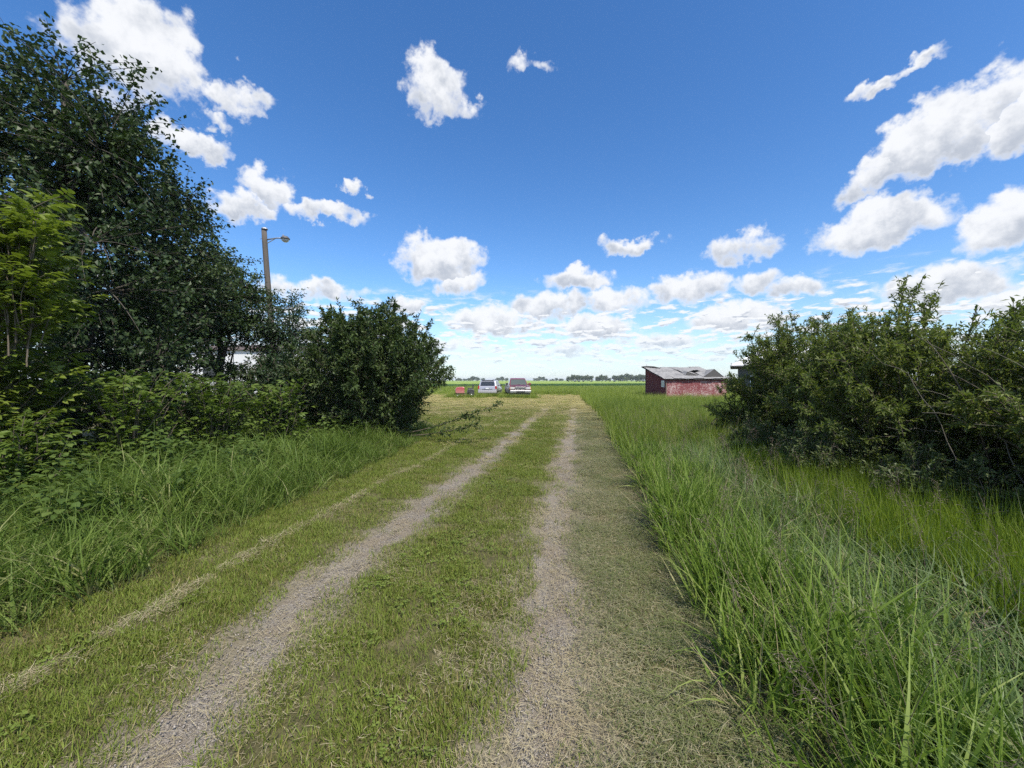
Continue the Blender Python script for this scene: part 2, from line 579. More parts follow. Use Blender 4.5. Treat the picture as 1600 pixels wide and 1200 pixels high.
def build_tracks():
    m, b, o = material('gravel_track')
    pos = b.node('ShaderNodeNewGeometry').outputs['Position']
    n = b.noise(pos, 3.0, 4, .6)
    nf = b.noise(pos, 26, 4, .7)
    v = b.node('ShaderNodeTexVoronoi', feature='F1')
    b.put(v.inputs['Vector'], pos)
    v.inputs['Scale'].default_value = 150
    stone = b.ramp(b.sep(v.outputs['Color'])[0], [(.0, (.175, .148, .112)), (.5, (.29, .252, .198)), (1, (.42, .375, .31))])
    dirt = b.mix(nf, (.20, .16, .11), (.36, .30, .22))
    c = b.mix(b.smooth(n, .40, .62), stone, dirt)
    c = b.mix(b.smooth(b.sep(pos)[1], 12, 26), c, (.31, .265, .15))
    principled(b, o, c, .9, 0, .25, b.m('ADD', b.m('MULTIPLY', v.outputs['Distance'], -1.2), nf), .8, .012)
    for s, lab in ((-1, 'gravel wheel track running next to the thin line of hay'), (1, 'gravel wheel track beside the tall green grass, strewn with hay')):
        ys = np.arange(-3, 24, .07)
        c = track_x(ys, s)
        wl = .185 + .05 * np.sin(ys * 2.3 + s) + .04 * np.sin(ys * 7.1) + .02 * np.sin(ys * 17 + s)
        wr = .185 + .05 * np.sin(ys * 1.9 + 2 * s) + .04 * np.sin(ys * 6.3 + 1) + .02 * np.sin(ys * 17 + s)
        if s < 0:
            wl, wr = wl * 1.12, wr * 1.12
        u = np.linspace(0, 1, 9)
        X = (c - wl)[:, None] * (1 - u) + (c + wr)[:, None] * u
        Y = np.repeat(ys[:, None], 9, 1)
        a = Acc()
        a.sheet(np.stack([X, Y, gz(X, Y) + .012 - .02 * np.abs(2 * u - 1)[None] ** 6], -1)[:, ::-1])
        t = a.build('wheel_track', m, None, True)
        tag(t, lab, 'track', kind='structure')


build_tracks()

# the cloud whose shadow lies over the near part of the lane (it stands behind the camera, high up)
def build_cloud():
    bm = bmesh.new()
    bmesh.ops.create_icosphere(bm, subdivisions=5, radius=1)
    H = 720.0
    k = H / math.tan(SUN_EL)
    shadow = Vector((-10, 21 - 150, 0))
    c = shadow + Vector((math.sin(SUN_AZ) * k, math.cos(SUN_AZ) * k, H))
    from mathutils import noise as mn
    for v in bm.verts:
        p = v.co.copy()
        q = 1 + .10 * mn.fractal(p * 3.1, .6, 2, 5) * (1 if p.y < .8 else .25)
        flat = .25 if p.z < 0 else .6
        v.co = Vector((p.x * 260 * q, p.y * 150 * q, p.z * 110 * flat * q))
    me = bpy.data.meshes.new('cloud')
    bm.to_mesh(me)
    bm.free()
    me.polygons.foreach_set('use_smooth', [True] * len(me.polygons))
    m, b, o = material('cloud')
    p = principled(b, o, (.93, .94, .95), 1, 0, 0)     # thin fair-weather cloud: part of the sunlight gets through
    tr = b.node('ShaderNodeBsdfTransparent')
    mx = b.node('ShaderNodeMixShader')
    mx.inputs[0].default_value = .84                    # two walls: about three quarters passes
    b.t.links.new(p.outputs[0], mx.inputs[1])
    b.t.links.new(tr.outputs[0], mx.inputs[2])
    b.t.links.new(mx.outputs[0], o.inputs[0])
    ob = link('cloud', me, None, m)
    ob.location = c
    tag(ob, 'white cumulus cloud whose shadow covers the near lane', 'cloud', kind='structure')


build_cloud()

# ---------------------------------------------------------------- far trees
def crown_mesh(name, rx, ry, rz, z0, n, size, rng, lobes=7):
    """loose crown of leaf clumps: lobes spread through an uneven ellipsoid"""
    a = Acc()
    for k in range(lobes):
        d = rnd_dir(1)[0]
        c = np.array([d[0] * rx * .6, d[1] * ry * .6, z0 + rz + d[2] * rz * .55])
        r = rng.uniform(.38, .6)
        m_ = n // lobes
        q = rnd_dir(m_)
        P = c + q * np.array([rx, ry, rz]) * r * (rng.uniform(.6, 1.05, (m_, 1)))
        leaf_add(a, P, rnd_dir(m_), rnd_dir(m_), size * rng.uniform(.6, 1.4, m_), size * rng.uniform(.6, 1.2, m_), shape=0)
    return a.mesh(name)


def build_far_trees():
    protos = []
    for k in range(4):
        cm = crown_mesh('crown', 3.6, 3.2, 3.2, .3, 700, .85, R, 8)
        cm.materials.append(M['leaf_far'])
        t = Acc().tube([(0, 0, -.2), (.1, 0, 1.5), (.05, .1, 3.4)], [.22, .18, .1], 6).mesh('trunk')
        t.materials.append(M['bark_grey'])
        protos.append((cm, t))

    def put(px, d, s, sz, label, group):
        x = (px - 800) / F_PX * d
        e = empty('poplar_tree', (x, d, float(gz(x, d))), R.uniform(0, 6), label=label, cat='tree', group=group)
        e.scale = (s, s, sz)
        cm, t = protos[R.integers(4)]
        link('crown', cm, e)
        link('trunk', t, e)
    # wood edge left of the red shed: bumps with dips, from 885 to 1008
    for px, h in [(888, 5.4), (894, 6.6), (899, 7.2), (905, 6.6), (911, 6.0), (917, 6.4), (924, 6.2), (934, 5.8), (940, 6.8), (946, 6.2), (953, 4.0),
                  (960, 6.6), (966, 6.0), (973, 7.4), (980, 8.0), (986, 7.0), (994, 6.4), (1000, 7.6), (1006, 7.2), (1013, 7.2), (1021, 7.0)]:
        put(px, 395 + R.uniform(-12, 12), h / 6.6 * .95, h / 6.6, 'green tree in the wood edge beyond the field by the red shed', 'wood edge beyond the field')
    # lower, bluer line farther off behind the cars
    for px in list(range(712, 758, 4)) + list(range(770, 792, 5)) + list(range(834, 884, 5)):
        h = 5.2 + 2.6 * math.sin(px * .21) * math.sin(px * .083)
        put(px + R.uniform(-1.5, 1.5), 640 + R.uniform(-25, 25), h / 6.6 * 1.15, h / 6.6 * 1.0, 'distant low tree on the horizon behind the parked vehicles', 'distant trees on the horizon')


build_far_trees()

# ---------------------------------------------------------------- buildings
def wood_paint(name, c_paint, c_bare, wear=.5, scale=5., stretch=(1, 1, 3)):
    m, b, o = material(name)
    pos = b.node('ShaderNodeTexCoord').outputs['Object']
    n = b.noise(b.vm('MULTIPLY', pos, stretch), scale, 6, .7)
    n2 = b.noise(pos, 1.1, 3, .5)
    f = b.smooth(b.m('ADD', b.m('MULTIPLY', n, .8), b.m('MULTIPLY', n2, .3)), wear - .05, wear + .08)
    c = b.mix(f, b.mix(n2, c_paint, tuple(x * 1.35 for x in c_paint)), c_bare)
    principled(b, o, c, .85, 0, .2, n, .4, .01)
    return m


M['red_wall'] = wood_paint('red_wall', (.15, .042, .046), (.40, .31, .30), .575, 11, (1.2, 1.2, 1.5))
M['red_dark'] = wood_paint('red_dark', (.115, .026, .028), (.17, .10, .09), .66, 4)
M['grey_wood'] = wood_paint('grey_wood', (.20, .19, .18), (.36, .34, .32), .5, 3, (4, 1, 1))
M['tin'] = wood_paint('tin', (.15, .148, .147), (.255, .25, .245), .52, 2.2, (3, 1, 1))
M['white_paint'] = plain('white_paint', (.74, .75, .76), .6, var=.06, vscale=2)
M['white_roof'] = plain('white_roof', (.80, .81, .82), .45, var=.04, vscale=1.5)
M['wall_shade_trim'] = plain('wall_shade_trim', (.075, .078, .075), .8, var=.2, vscale=3)  # dark trim tone; on the wall it stands in for shade
M['brown_trim'] = plain('brown_trim', (.12, .085, .065), .7, var=.2, vscale=4)
M['tar_gap_shade'] = plain('tar_gap_shade', (.035, .034, .033), .9, var=.3, vscale=4)  # tarred deck; also the painted shade in the lifted sheets' openings


def glass(name, col=(.02, .024, .028), rough=.06):
    m, b, o = material(name)
    principled(b, o, col, rough, 0, .8)
    return m


M['glass'] = glass('glass')


def build_red_shed():
    # front-left corner at the photo's column 1041, 30 m off; lean-to roof falling towards the lane
    fx, fy = (1041 - 800) / F_PX * 30, 30.0
    W, D, ze, zr = 4.55, 4.5, 1.74, 2.66
    s = empty('wooden_shed', (fx, fy, 0), 0, label='small weathered red wooden shed with sagging grey lean-to roof in the meadow', cat='shed')
    zt = lambda y: ze + (zr - ze) * y / D
    # front wall of narrow boards, each board proud by its own few millimetres
    a = Acc()
    z = -.1
    while z < ze - .14:
        x = 0
        while x < W:
            w = min(random.uniform(.9, 1.6), W - x)
            t = random.uniform(0, .005)
            a.box(x + .002, x + w - .002, -.022 - t, .03, z + .002, z + .149)
            x += w
        z += .15
    a.build('front_wall', M['red_wall'], s)
    Acc().box(0, W, -.045, .03, ze - .13, ze + .01).build('eave_board', M['red_dark'], s)
    # left wall: boards cut to the roof slope
    a = Acc()
    for i in range(30):
        y0, y1 = i * D / 30, (i + 1) * D / 30
        t = random.uniform(0, .012)
        z0, z1 = zt(y0) - .02, zt(y1) - .02
        xo = -.02 - t
        v = [(xo, y0 + .04 + .003, -.1), (xo, y1 + .04 - .003, -.1), (xo, y1 + .04 - .003, z1), (xo, y0 + .04 + .003, z0),
             (.03, y0 + .04, -.1), (.03, y1 + .04, -.1), (.03, y1 + .04, z1), (.03, y0 + .04, z0)]
        a.add(v, [[(0, 3, 2, 1), (0, 1, 5, 4), (1, 2, 6, 5), (2, 3, 7, 6), (3, 0, 4, 7), (4, 5, 6, 7)]])
    a.build('side_wall', M['red_dark'], s)
    Acc().box(W - .03, W + .02, .04, D, -.1, ze).build('far_wall', M['red_dark'], s)
    Acc().box(0, W, D, D + .05, -.1, zr - .05).build('back_wall', M['red_dark'], s)
    Acc().box(-.045, .03, -.05, -.024, -.1, ze - .14).build('corner_board', M['brown_trim'], s)
    Acc().box(-.05, -.034, D - .05, D + .07, -.1, zr - .06).build('corner_board', M['brown_trim'], s)
    w = Acc().box(-.055, -.034, .25, .85, 1.12, 1.62).build('window', M['white_paint'], s)
    Acc().box(-.062, -.056, .31, .79, 1.18, 1.56).build('pane', plain('old_pane', (.42, .44, .45), .25), w)
    # tarred roof deck and the loose metal sheets on it
    dk = Acc()
    ov = .18
    v = []
    for zz in (-.06, .0):
        for (x, y) in ((-.22, -ov), (W + .2, -ov), (W + .2, D + .25), (-.22, D + .25)):
            v.append((x, y, zt(y) + .06 + zz))
    dk.add(v, [[(3, 2, 1, 0), (4, 5, 6, 7), (0, 1, 5, 4), (1, 2, 6, 5), (2, 3, 7, 6), (3, 0, 4, 7)]])
    dk.build('roof', M['tar_gap_shade'], s)
    # (x0, x1, slope from, slope to, lift at the near end, lift at the far end, twist)
    sheets = [(-.26, .62, -.24, 4.78, .0, .05, .02), (.6, 1.5, -.22, 4.74, .02, .0, -.02), (1.46, 2.34, -.25, 4.8, .0, .02, .03),
              (2.3, 3.2, -.2, 2.3, .02, .0, .0), (3.16, 4.05, -.26, 1.1, .0, .02, .02), (4.0, 5.45, -.2, .9, .02, .03, -.02),
              (2.32, 3.3, 1.9, 4.76, .16, .02, .10), (3.2, 4.3, 2.2, 4.7, .20, .0, .05), (4.2, 5.4, 1.9, 4.72, .05, .05, -.08)]
    for (x0, x1, y0, y1, l0, l1, tw) in sheets:
        x0, x1 = x0 * W / 5.2, x1 * W / 5.2
        n, k = 9, 24
        u = np.linspace(0, 1, n)
        g = np.zeros((k, n, 3))
        for i, xx in enumerate(np.linspace(0, 1, k)):
            y = y0 + (y1 - y0) * u
            g[i, :, 0] = x0 + (x1 - x0) * xx
            g[i, :, 1] = y
            g[i, :, 2] = zt(y) + .075 + l0 * (1 - u) + l1 * u + tw * (xx - .5) * (1 - u) + .008 * math.sin(xx * 30) + .012 * np.sin(y * 2.1 + x0)
        a = Acc().sheet(g)
        o_ = a.build('roof_sheet', M['tin'], s, True)
    # two sheets reared up by the wind, a black triangle in each opening stands in for the shade beneath
    for (xa, xb, xm, yy, h) in ((2.1, 3.3, 2.45, .9, .30), (3.35, 5.15, 4.5, .25, .62)):
        xa, xb, xm = xa * W / 5.2, xb * W / 5.2, xm * W / 5.2
        zb = zt(yy) + .10
        a = Acc()
        top = (xm, yy + .35, zb + h)
        v = [(xa, yy, zb), (xm, yy, zb + .0), (xb, yy, zb), top, (xa + .25, yy + 1.9, zt(yy + 1.9) + .1), (xb + .1, yy + 1.9, zt(yy + 1.9) + .1), (xm + .1, yy + 1.9, zt(yy + 1.9) + h * .5)]
        a.add(v, [[(0, 3, 6), (0, 6, 4), (3, 2, 5), (3, 5, 6)]])
        o_ = a.build('roof_sheet', M['tin'], s)
        a = Acc()
        a.add([(xa + .03, yy + .02, zb - .01), (xb - .03, yy + .02, zb - .01), (xm, yy + .37, zb + h - .03)], [[(0, 1, 2)]])
        a.build('gap_shade', M['tar_gap_shade'], s)  # no real part: shade of the gap put in as a black sheet
    # curled scrap and a snapped rafter end on the high corner
    a = Acc().tube([(-.35, D + .1, zr + .12), (.0, D - .2, zr + .16), (.5, D - .5, zr + .10), (.95, D - .8, zr + .0)], [.07, .06, .08, .03], 5)
    a.build('loose_board', M['tar_gap_shade'], s)
    Acc().tube([(.05, D, zr), (.02, D, zr + .38)], [.02, .015], 5).build('nail_post', M['grey_wood'], s)
    for x in np.arange(.35, W, .62):
        Acc().box(x - .03, x + .03, -.16, -.046, ze - .07, ze + .0).build('rafter_end', M['grey_wood'], s)


build_red_shed()


def build_white_roof_house():
    # eave corner at column 1145, row 572, 37 m off, mostly hidden by the willow
    d = 37.0
    c = at(1141, 573, d)
    s = empty('farm_building', (c.x, d, 0), math.radians(-29), label='building with white hipped metal roof and walls darkened as in shade, behind the willow bushes', cat='building')
    W, D, zE, zR, o = 11.0, 9.0, c.z, c.z + 2.2, .7
    a = Acc()
    v = [(o, o, -.2), (W - o, o, -.2), (W - o, D - o, -.2), (o, D - o, -.2), (o, o, zE), (W - o, o, zE), (W - o, D - o, zE), (o, D - o, zE)]
    a.add(v, [[(0, 1, 5, 4), (1, 2, 6, 5), (2, 3, 7, 6), (3, 0, 4, 7)]])
    a.build('wall', M['wall_shade_trim'], s)  # shade put into the wall colour
    a = Acc()
    v = [(0, 0, zE + .12), (W, 0, zE + .12), (W, D, zE + .12), (0, D, zE + .12), (3.4, D / 2, zR), (W - 3.4, D / 2, zR)]
    a.add(v, [[(0, 1, 5, 4), (2, 3, 4, 5)], [(3, 0, 4), (1, 2, 5)]])
    r = a.build('roof', M['white_roof'], s)
    for i in range(1, 15):          # standing seams on the near slope
        x = i * W / 15
        t = min(1, x / 3.4, (W - x) / 3.4)
        Acc().tube([(x, 0, zE + .13), (x, D / 2 * t, zE + .13 + (zR - zE - .12) * t)], .018, 4).build('seam', M['white_roof'], r)
    Acc().box(-.01, W + .01, -.02, D + .02, zE - .02, zE + .115).build('fascia', M['wall_shade_trim'], s)
    v_ = Acc().box(1.6, 2.5, o - .04, o + .02, 1.0, 2.1).build('window', M['white_paint'], s)
    Acc().box(1.68, 2.42, o - .05, o - .042, 1.08, 2.02).build('pane', M['glass'], v_)
    Acc().tube([(.08, .05, zE + .1), (.08, .05, zE + .34)], .025, 5).build('roof_vent', M['wall_shade_trim'], s)


build_white_roof_house()


def build_white_trailer():
    # pale wall seen in scraps between the leaves on the left
    s = empty('white_trailer', (-17.2, 20.5, 0), 0, label='long white sided trailer glimpsed through the trees behind the lamp post', cat='trailer')
    W, D = 7.0, 3.4
    a = Acc()
    for i in range(12):
        a.box(0, W, -.012 - .002 * (i % 2), D, .92 + i * .19, .92 + (i + 1) * .19 - .001)
    a.build('wall', M['white_paint'], s)
    Acc().box(.03, W - .03, .03, D - .03, -.1, .91).build('skirting', M['brown_trim'], s)
    a = Acc()
    v = [(-.15, -.15, 3.21), (W + .15, -.15, 3.21), (W + .15, D + .15, 3.21), (-.15, D + .15, 3.21), (-.15, D / 2, 3.6), (W + .15, D / 2, 3.6)]
    a.add(v, [[(0, 1, 5, 4), (2, 3, 4, 5)], [(3, 0, 4), (1, 2, 5)], [(3, 2, 1, 0)]])
    a.build('roof', M['brown_trim'], s)
    for x in (1.2, 4.6):
        w = Acc().box(x, x + 1.0, -.05, -.02, 1.65, 2.65).build('window', M['white_paint'], s)
        Acc().box(x + .07, x + .93, -.056, -.0505, 1.72, 2.58).build('pane', M['glass'], w)


build_white_trailer()


def build_lamp_post():
    d = 15.7
    top, low = at(414.5, 363, d), at(423.5, 500, d)
    dirv = (low - top) / (top.z - low.z)
    foot = top + dirv * top.z
    s = empty('lamp_post', (foot.x, d, float(gz(foot.x, d))), 0, label='leaning weathered wooden pole with a yard lamp on a short arm', cat='lamp post')
    T = top - Vector((foot.x, d, 0))
    zs = np.linspace(0, 1, 14)
    pts = [(T.x * t + .02 * math.sin(t * 5), .012 * math.sin(t * 7), T.z * t - .1 * (t == 0)) for t in zs]
    m, b, o = material('pole_wood')
    pos = b.node('ShaderNodeTexCoord').outputs['Object']
    n = b.noise(b.vm('MULTIPLY', pos, (7, 7, .35)), 3, 6, .7)
    principled(b, o, b.mix(n, (.060, .050, .042), (.185, .165, .145)), .9, 0, .2, n, .7, .02)
    Acc().tube(pts, np.linspace(.125, .092, 14), 12).build('pole', m, s, True)
    metal = plain('lamp_metal', (.42, .43, .44), .4, .6, var=.1)
    zt = T.z - .42
    ax = T.x
    Acc().tube([(ax + .05, 0, zt), (ax + .5, 0, zt + .07), (ax + .78, 0, zt + .06)], [.028, .026, .026], 8).build('arm', metal, s, True)
    Acc().tube([(ax + .07, 0, zt - .16), (ax + .42, 0, zt + .04)], .014, 6).build('brace', metal, s)
    a = Acc().lathe([(.02, .10), (.10, .09), (.16, .03), (.17, -.01), (.14, -.03)], 'z', (ax + .82, 0, zt + .04), 16)
    hd = a.build('lamp_head', plain('lamp_head', (.12, .12, .125), .5, .2), s, True)
    Acc().lathe([(.135, -.03), (.12, -.09), (.06, -.13), (.0, -.14)], 'z', (ax + .82, 0, zt + .04), 16).build('lens', plain('lamp_lens', (.55, .57, .58), .2), hd, True)
    Acc().lathe([(.03, .10), (.03, .16), (.0, .165)], 'z', (ax + .74, 0, zt + .04), 8).build('photocell', metal, hd)
    Acc().tube([(ax - .17, 0, T.z - .38), (ax + .1, 0, T.z - .36)], .012, 5).build('bolt', metal, s)
    Acc().lathe([(.12, .0), (.10, .05), (.0, .06)], 'z', (ax + .01, 0, T.z - .01), 12).build('pole_cap', metal, s)


build_lamp_post()

# ---------------------------------------------------------------- vehicles
def paint(name, col, rough=.25, metal=.3):
    m, b, o = material(name)
    pos = b.node('ShaderNodeTexCoord').outputs['Object']
    n = b.noise(pos, 3.5, 4, .6)
    dust = b.smooth(b.m('MULTIPLY_ADD', n, .5, b.m('MULTIPLY', b.sep(pos)[2], -1.0)), -.75, -.1)
    c = b.mix(b.m('MULTIPLY', dust, .35), col, (.30, .26, .20))
    principled(b, o, c, b.m('MULTIPLY_ADD', dust, .35, rough), metal, .5, extra={'Coat Weight': .5, 'Coat Roughness': .12})
    return m


M['silver'] = paint('silver_paint', (.36, .365, .40), .3, .45)
M['maroon'] = paint('maroon_paint', (.17, .026, .042), .25, .2)
M['shoot'] = bark('dead_shoot', (.13, .115, .09), (.27, .245, .20), 14)
M['rub'] = plain('tyre_rubber', (.022, .022, .022), .85, var=.2)
M['black_trim'] = plain('black_trim', (.025, .025, .027), .5, var=.1)
M['chrome'] = plain('chrome', (.42, .42, .43), .28, .8, var=.1)
M['rim'] = plain('rim_metal', (.38, .38, .39), .35, .7, var=.1)
M['red_lens'] = plain('red_lens', (.35, .02, .025), .2, var=.1)
M['clear_lens'] = plain('clear_lens', (.40, .41, .41), .15, var=.1)
M['mower_red'] = paint('mower_red', (.27, .030, .034), .45, .05)
M['plate'] = plain('number_plate', (.70, .72, .74), .4, var=.03)


def loft(acc, prof, hw):
    """side profile (y,z) turned into a body; hw(y,z) is the half width at a profile point"""
    n = len(prof)
    v = [(-hw(y, z), y, z) for y, z in prof] + [(hw(y, z), y, z) for y, z in prof]
    f = [(i, (i + 1) % n, n + (i + 1) % n, n + i) for i in range(n)]
    acc.add(v, [np.array(f)[:, ::-1]])
    bm_f = [list(range(n)), list(range(n, 2 * n))[::-1]]
    acc.add(v, [np.array([bm_f[0]]), np.array([bm_f[1]])])
    return acc


def bevel(o, w=.03, seg=2):
    me = o.data
    bm = bmesh.new()
    bm.from_mesh(me)
    bmesh.ops.remove_doubles(bm, verts=bm.verts, dist=.0005)
    bmesh.ops.recalc_face_normals(bm, faces=bm.faces)
    es = [e for e in bm.edges if len(e.link_faces) == 2 and e.calc_face_angle(0) > .5]
    bmesh.ops.bevel(bm, geom=es, offset=w, segments=seg, affect='EDGES', profile=.5, clamp_overlap=True)
    bm.to_mesh(me)
    bm.free()
    return o


def quad(acc, pts, thick=(0, 0, 0)):
    p = [Vector(q) for q in pts]
    acc.add([tuple(q) for q in p], [[tuple(range(len(p)))]])
    return acc


def wheel(parent, x, y, r, w, out):
    t = Acc().lathe([(r * .62, -w / 2), (r * .93, -w / 2), (r, -w * .32), (r, w * .32), (r * .93, w / 2), (r * .62, w / 2), (r * .62, -w / 2)], 'x', (x, y, r), 24)
    o = t.build('wheel', M['rub'], parent, True)
    a = Acc().lathe([(r * .63, out * w * .40), (r * .58, out * w * .46), (r * .5, out * w * .25), (r * .2, out * w * .32), (r * .14, out * w * .5), (.001, out * w * .5)], 'x', (x, y, r), 20)
    a.build('rim', M['rim'], o, True)


# van: local -y is its rear (towards the lane), +y its nose
def build_van():
    d = 39.5
    x = (763.0 - 800) / F_PX * d
    s = empty('parked_van', (x - .1, d, float(gz(x, d)) - .02), math.radians(-5.5), label='silver minivan parked with its tailgate towards the grass lane', cat='van')
    def hw(y, z):
        return .93 - max(0, z - .95) * .27 - (.06 if z < .35 else 0)
    prof = [(0, .42), (-.06, .55), (-.04, .8), (.02, 1.0), (.06, 1.06), (.34, 1.60), (.48, 1.66), (1.6, 1.70), (2.5, 1.64), (3.5, 1.12),
            (4.35, .92), (4.66, .74), (4.72, .5), (4.62, .3), (3.98, .27), (1.2, .26), (.1, .3)]
    b = loft(Acc(), prof, hw).build('body', M['silver'], s)
    bevel(b, .045, 2)
    # tailgate glass
    def tail(z, off=.012):
        y = .06 + (z - 1.06) * .52
        return y - off
    a = Acc()
    quad(a, [(-.72, tail(1.10), 1.10), (.72, tail(1.10), 1.10), (.64, tail(1.52), 1.53), (-.64, tail(1.52), 1.53)])
    a.build('rear_window', M['glass'], s)
    Acc().box(-.5, .5, -.075, -.01, .78, .80).build('tailgate_handle', M['black_trim'], s)
    Acc().box(-.27, .27, -.078, -.03, .80, .93).build('plate_recess', plain('recess', (.30, .31, .33), .5), s)
    Acc().box(-.155, .155, -.092, -.079, .80, .90).build('number_plate', M['plate'], s)
    bp = Acc().box(-.93, .93, -.16, .05, .36, .62).build('bumper', M['silver'], s)
    bevel(bp, .05, 2)
    Acc().box(-.80, .80, -.12, .1, .22, .36).build('valance', M['black_trim'], s)
    for sx in (-1, 1):
        a = Acc().box(sx * .86 - .075, sx * .86 + .075, -.045, .14, .78, 1.10)
        o_ = a.build('tail_light', M['red_lens'], s)
        bevel(o_, .02)
        # side windows with pillars between
        for (y0, y1, y2, y3) in ((.44, 1.30, 1.30, .52), (1.38, 2.28, 2.22, 1.38), (2.36, 3.12, 2.62, 2.30)):
            a = Acc()
            q = []
            for (y, z) in ((y0, 1.10), (y1, 1.10), (y2, 1.54), (y3, 1.54)):
                q.append((sx * (hw(y, z) + .008), y, z))
            quad(a, q)
            a.build('side_window', M['glass'], s)
        a = Acc().box(sx * 1.03 - .09, sx * 1.03 + .09, 2.95, 3.07, 1.07, 1.22)
        bevel(a.build('mirror', M['black_trim'], s), .02)
        for y in (.86, 3.78):
            wheel(s, sx * .82, y, .33, .21, sx)
            Acc().lathe([(.40, sx * .012), (.34, sx * .012)], 'x', (sx * .93, y, .36), 20).build('wheel_arch', M['black_trim'], s)
        Acc().box(sx * .935 - .012, sx * .935 + .012, .5, 4.2, .56, .62).build('side_strip', M['black_trim'], s)
        Acc().tube([(sx * .62, .55, 1.70), (sx * .62, 1.4, 1.735), (sx * .62, 2.3, 1.70)], .018, 6).build('roof_rail', M['black_trim'], s)
    Acc().box(-.6, .6, .28, .46, 1.655, 1.69).build('spoiler', M['silver'], s)
    Acc().tube([(.1, .17, 1.105), (-.45, .20, 1.17)], .012, 5).build('wiper', M['black_trim'], s)


build_van()


# pickup: local -y is its nose (towards the lane)
def build_pickup():
    d = 36.6
    x = (813 - 800) / F_PX * d
    s = empty('pickup_truck', (x, d, float(gz(x, d)) - .02), math.radians(6), label='maroon pickup truck with chrome bumper parked facing down the lane', cat='pickup truck')
    def hw(y, z):
        return .97 - max(0, z - 1.05) * .10 - (.05 if z < .45 else 0)
    prof = [(-.02, .5), (-.05, .7), (-.04, 1.0), (.05, 1.09), (.6, 1.15), (1.28, 1.19), (2.9, 1.20), (3.1, 1.22), (5.5, 1.22), (5.56, .9), (5.5, .5), (4.9, .42), (1.5, .40), (.2, .42)]
    b = loft(Acc(), prof, hw).build('body', M['maroon'], s)
    bevel(b, .05, 2)
    def hc(y, z):
        return .90 - (z - 1.19) * .30
    cp = [(1.22, 1.17), (1.92, 1.80), (2.15, 1.86), (2.75, 1.86), (2.95, 1.80), (3.12, 1.17)]
    c = loft(Acc(), cp, hc).build('cab', M['maroon'], s)
    bevel(c, .04, 2)
    def ws(z):
        return 1.22 + (z - 1.17) / .63 * .70 - .012
    a = Acc()
    quad(a, [(-.80, ws(1.22), 1.22), (.80, ws(1.22), 1.22), (.67, ws(1.75), 1.755), (-.67, ws(1.75), 1.755)])
    w = a.build('windshield', glass('windshield_glass', (.045, .06, .06), .04), s)
    hd = Acc()
    g = np.zeros((7, 9, 3))
    for i, u in enumerate(np.linspace(0, 1, 7)):
        for j, t in enumerate(np.linspace(-1, 1, 9)):
            y = .0 + u * 1.2
            g[i, j] = (t * .84, y, 1.10 + .10 * u + .045 * (1 - t * t) * min(1, u * 4 + .3))
    hd.sheet(g)
    hd.build('hood', M['maroon'], s, True)
    gr = Acc().box(-.50, .50, -.11, -.04, .80, 1.05).build('grille', M['chrome'], s)
    bevel(gr, .015)
    for k in range(3):
        Acc().box(-.44, .44, -.118, -.111, .835 + k * .065, .872 + k * .065).build('grille_slot', M['black_trim'], gr)
    bp = Acc().box(-.98, .98, -.24, .0, .50, .74).build('bumper', M['chrome'], s)
    bevel(bp, .04)
    Acc().box(-.40, .40, -.252, -.243, .53, .64).build('bumper_opening', M['black_trim'], bp)
    Acc().box(-.85, .85, -.16, .1, .34, .50).build('air_dam', M['black_trim'], s)
    for sx in (-1, 1):
        bevel(Acc().box(sx * .73 - .20, sx * .73 + .20, -.10, .02, .82, 1.04).build('headlight', M['clear_lens'], s), .02)
        bevel(Acc().box(sx * .94 - .035, sx * .94 + .035, -.07, .12, .82, 1.02).build('turn_lamp', plain('amber_lens', (.55, .25, .06), .2), s), .01)
        a = Acc()
        quad(a, [(sx * (hc(0, 1.25) + .008), 1.45, 1.25), (sx * (hc(0, 1.25) + .008), 2.98, 1.25), (sx * (hc(0, 1.72) + .008), 2.84, 1.72), (sx * (hc(0, 1.72) + .008), 1.96, 1.72)])
        a.build('side_window', M['glass'], s)
        mm = M['black_trim'] if sx < 0 else M['maroon']
        bevel(Acc().box(sx * 1.10 - .12, sx * 1.10 + .12, 1.50, 1.60, 1.20, 1.40).build('mirror', mm, s), .02)
        for y in (.95, 4.55):
            wheel(s, sx * .84, y, .38, .25, sx)
            Acc().lathe([(.47, sx * .012), (.39, sx * .012)], 'x', (sx * .965, y, .42), 20).build('wheel_arch', M['chrome'], s)
        Acc().box(sx * .965 - .014, sx * .965 + .014, 1.5, 4.0, .46, .72).build('lower_panel', M['silver'], s)
        Acc().box(sx * .975 - .012, sx * .975 + .012, 2.55, 2.70, 1.02, 1.05).build('door_handle', M['black_trim'], s)
    a = Acc()
    for (x0, x1, y0, y1) in ((-.90, -.82, 3.2, 5.45), (.82, .90, 3.2, 5.45), (-.82, .82, 5.37, 5.45), (-.82, .82, 3.2, 3.27)):
        a.box(x0, x1, y0, y1, 1.2, 1.26)
    a.build('bed_rail', M['maroon'], s)
    for sx in (-.3, .15):
        Acc().tube([(sx, 1.20, 1.215), (sx + .42, 1.30, 1.30)], .012, 5).build('wiper', M['black_trim'], s)


build_pickup()


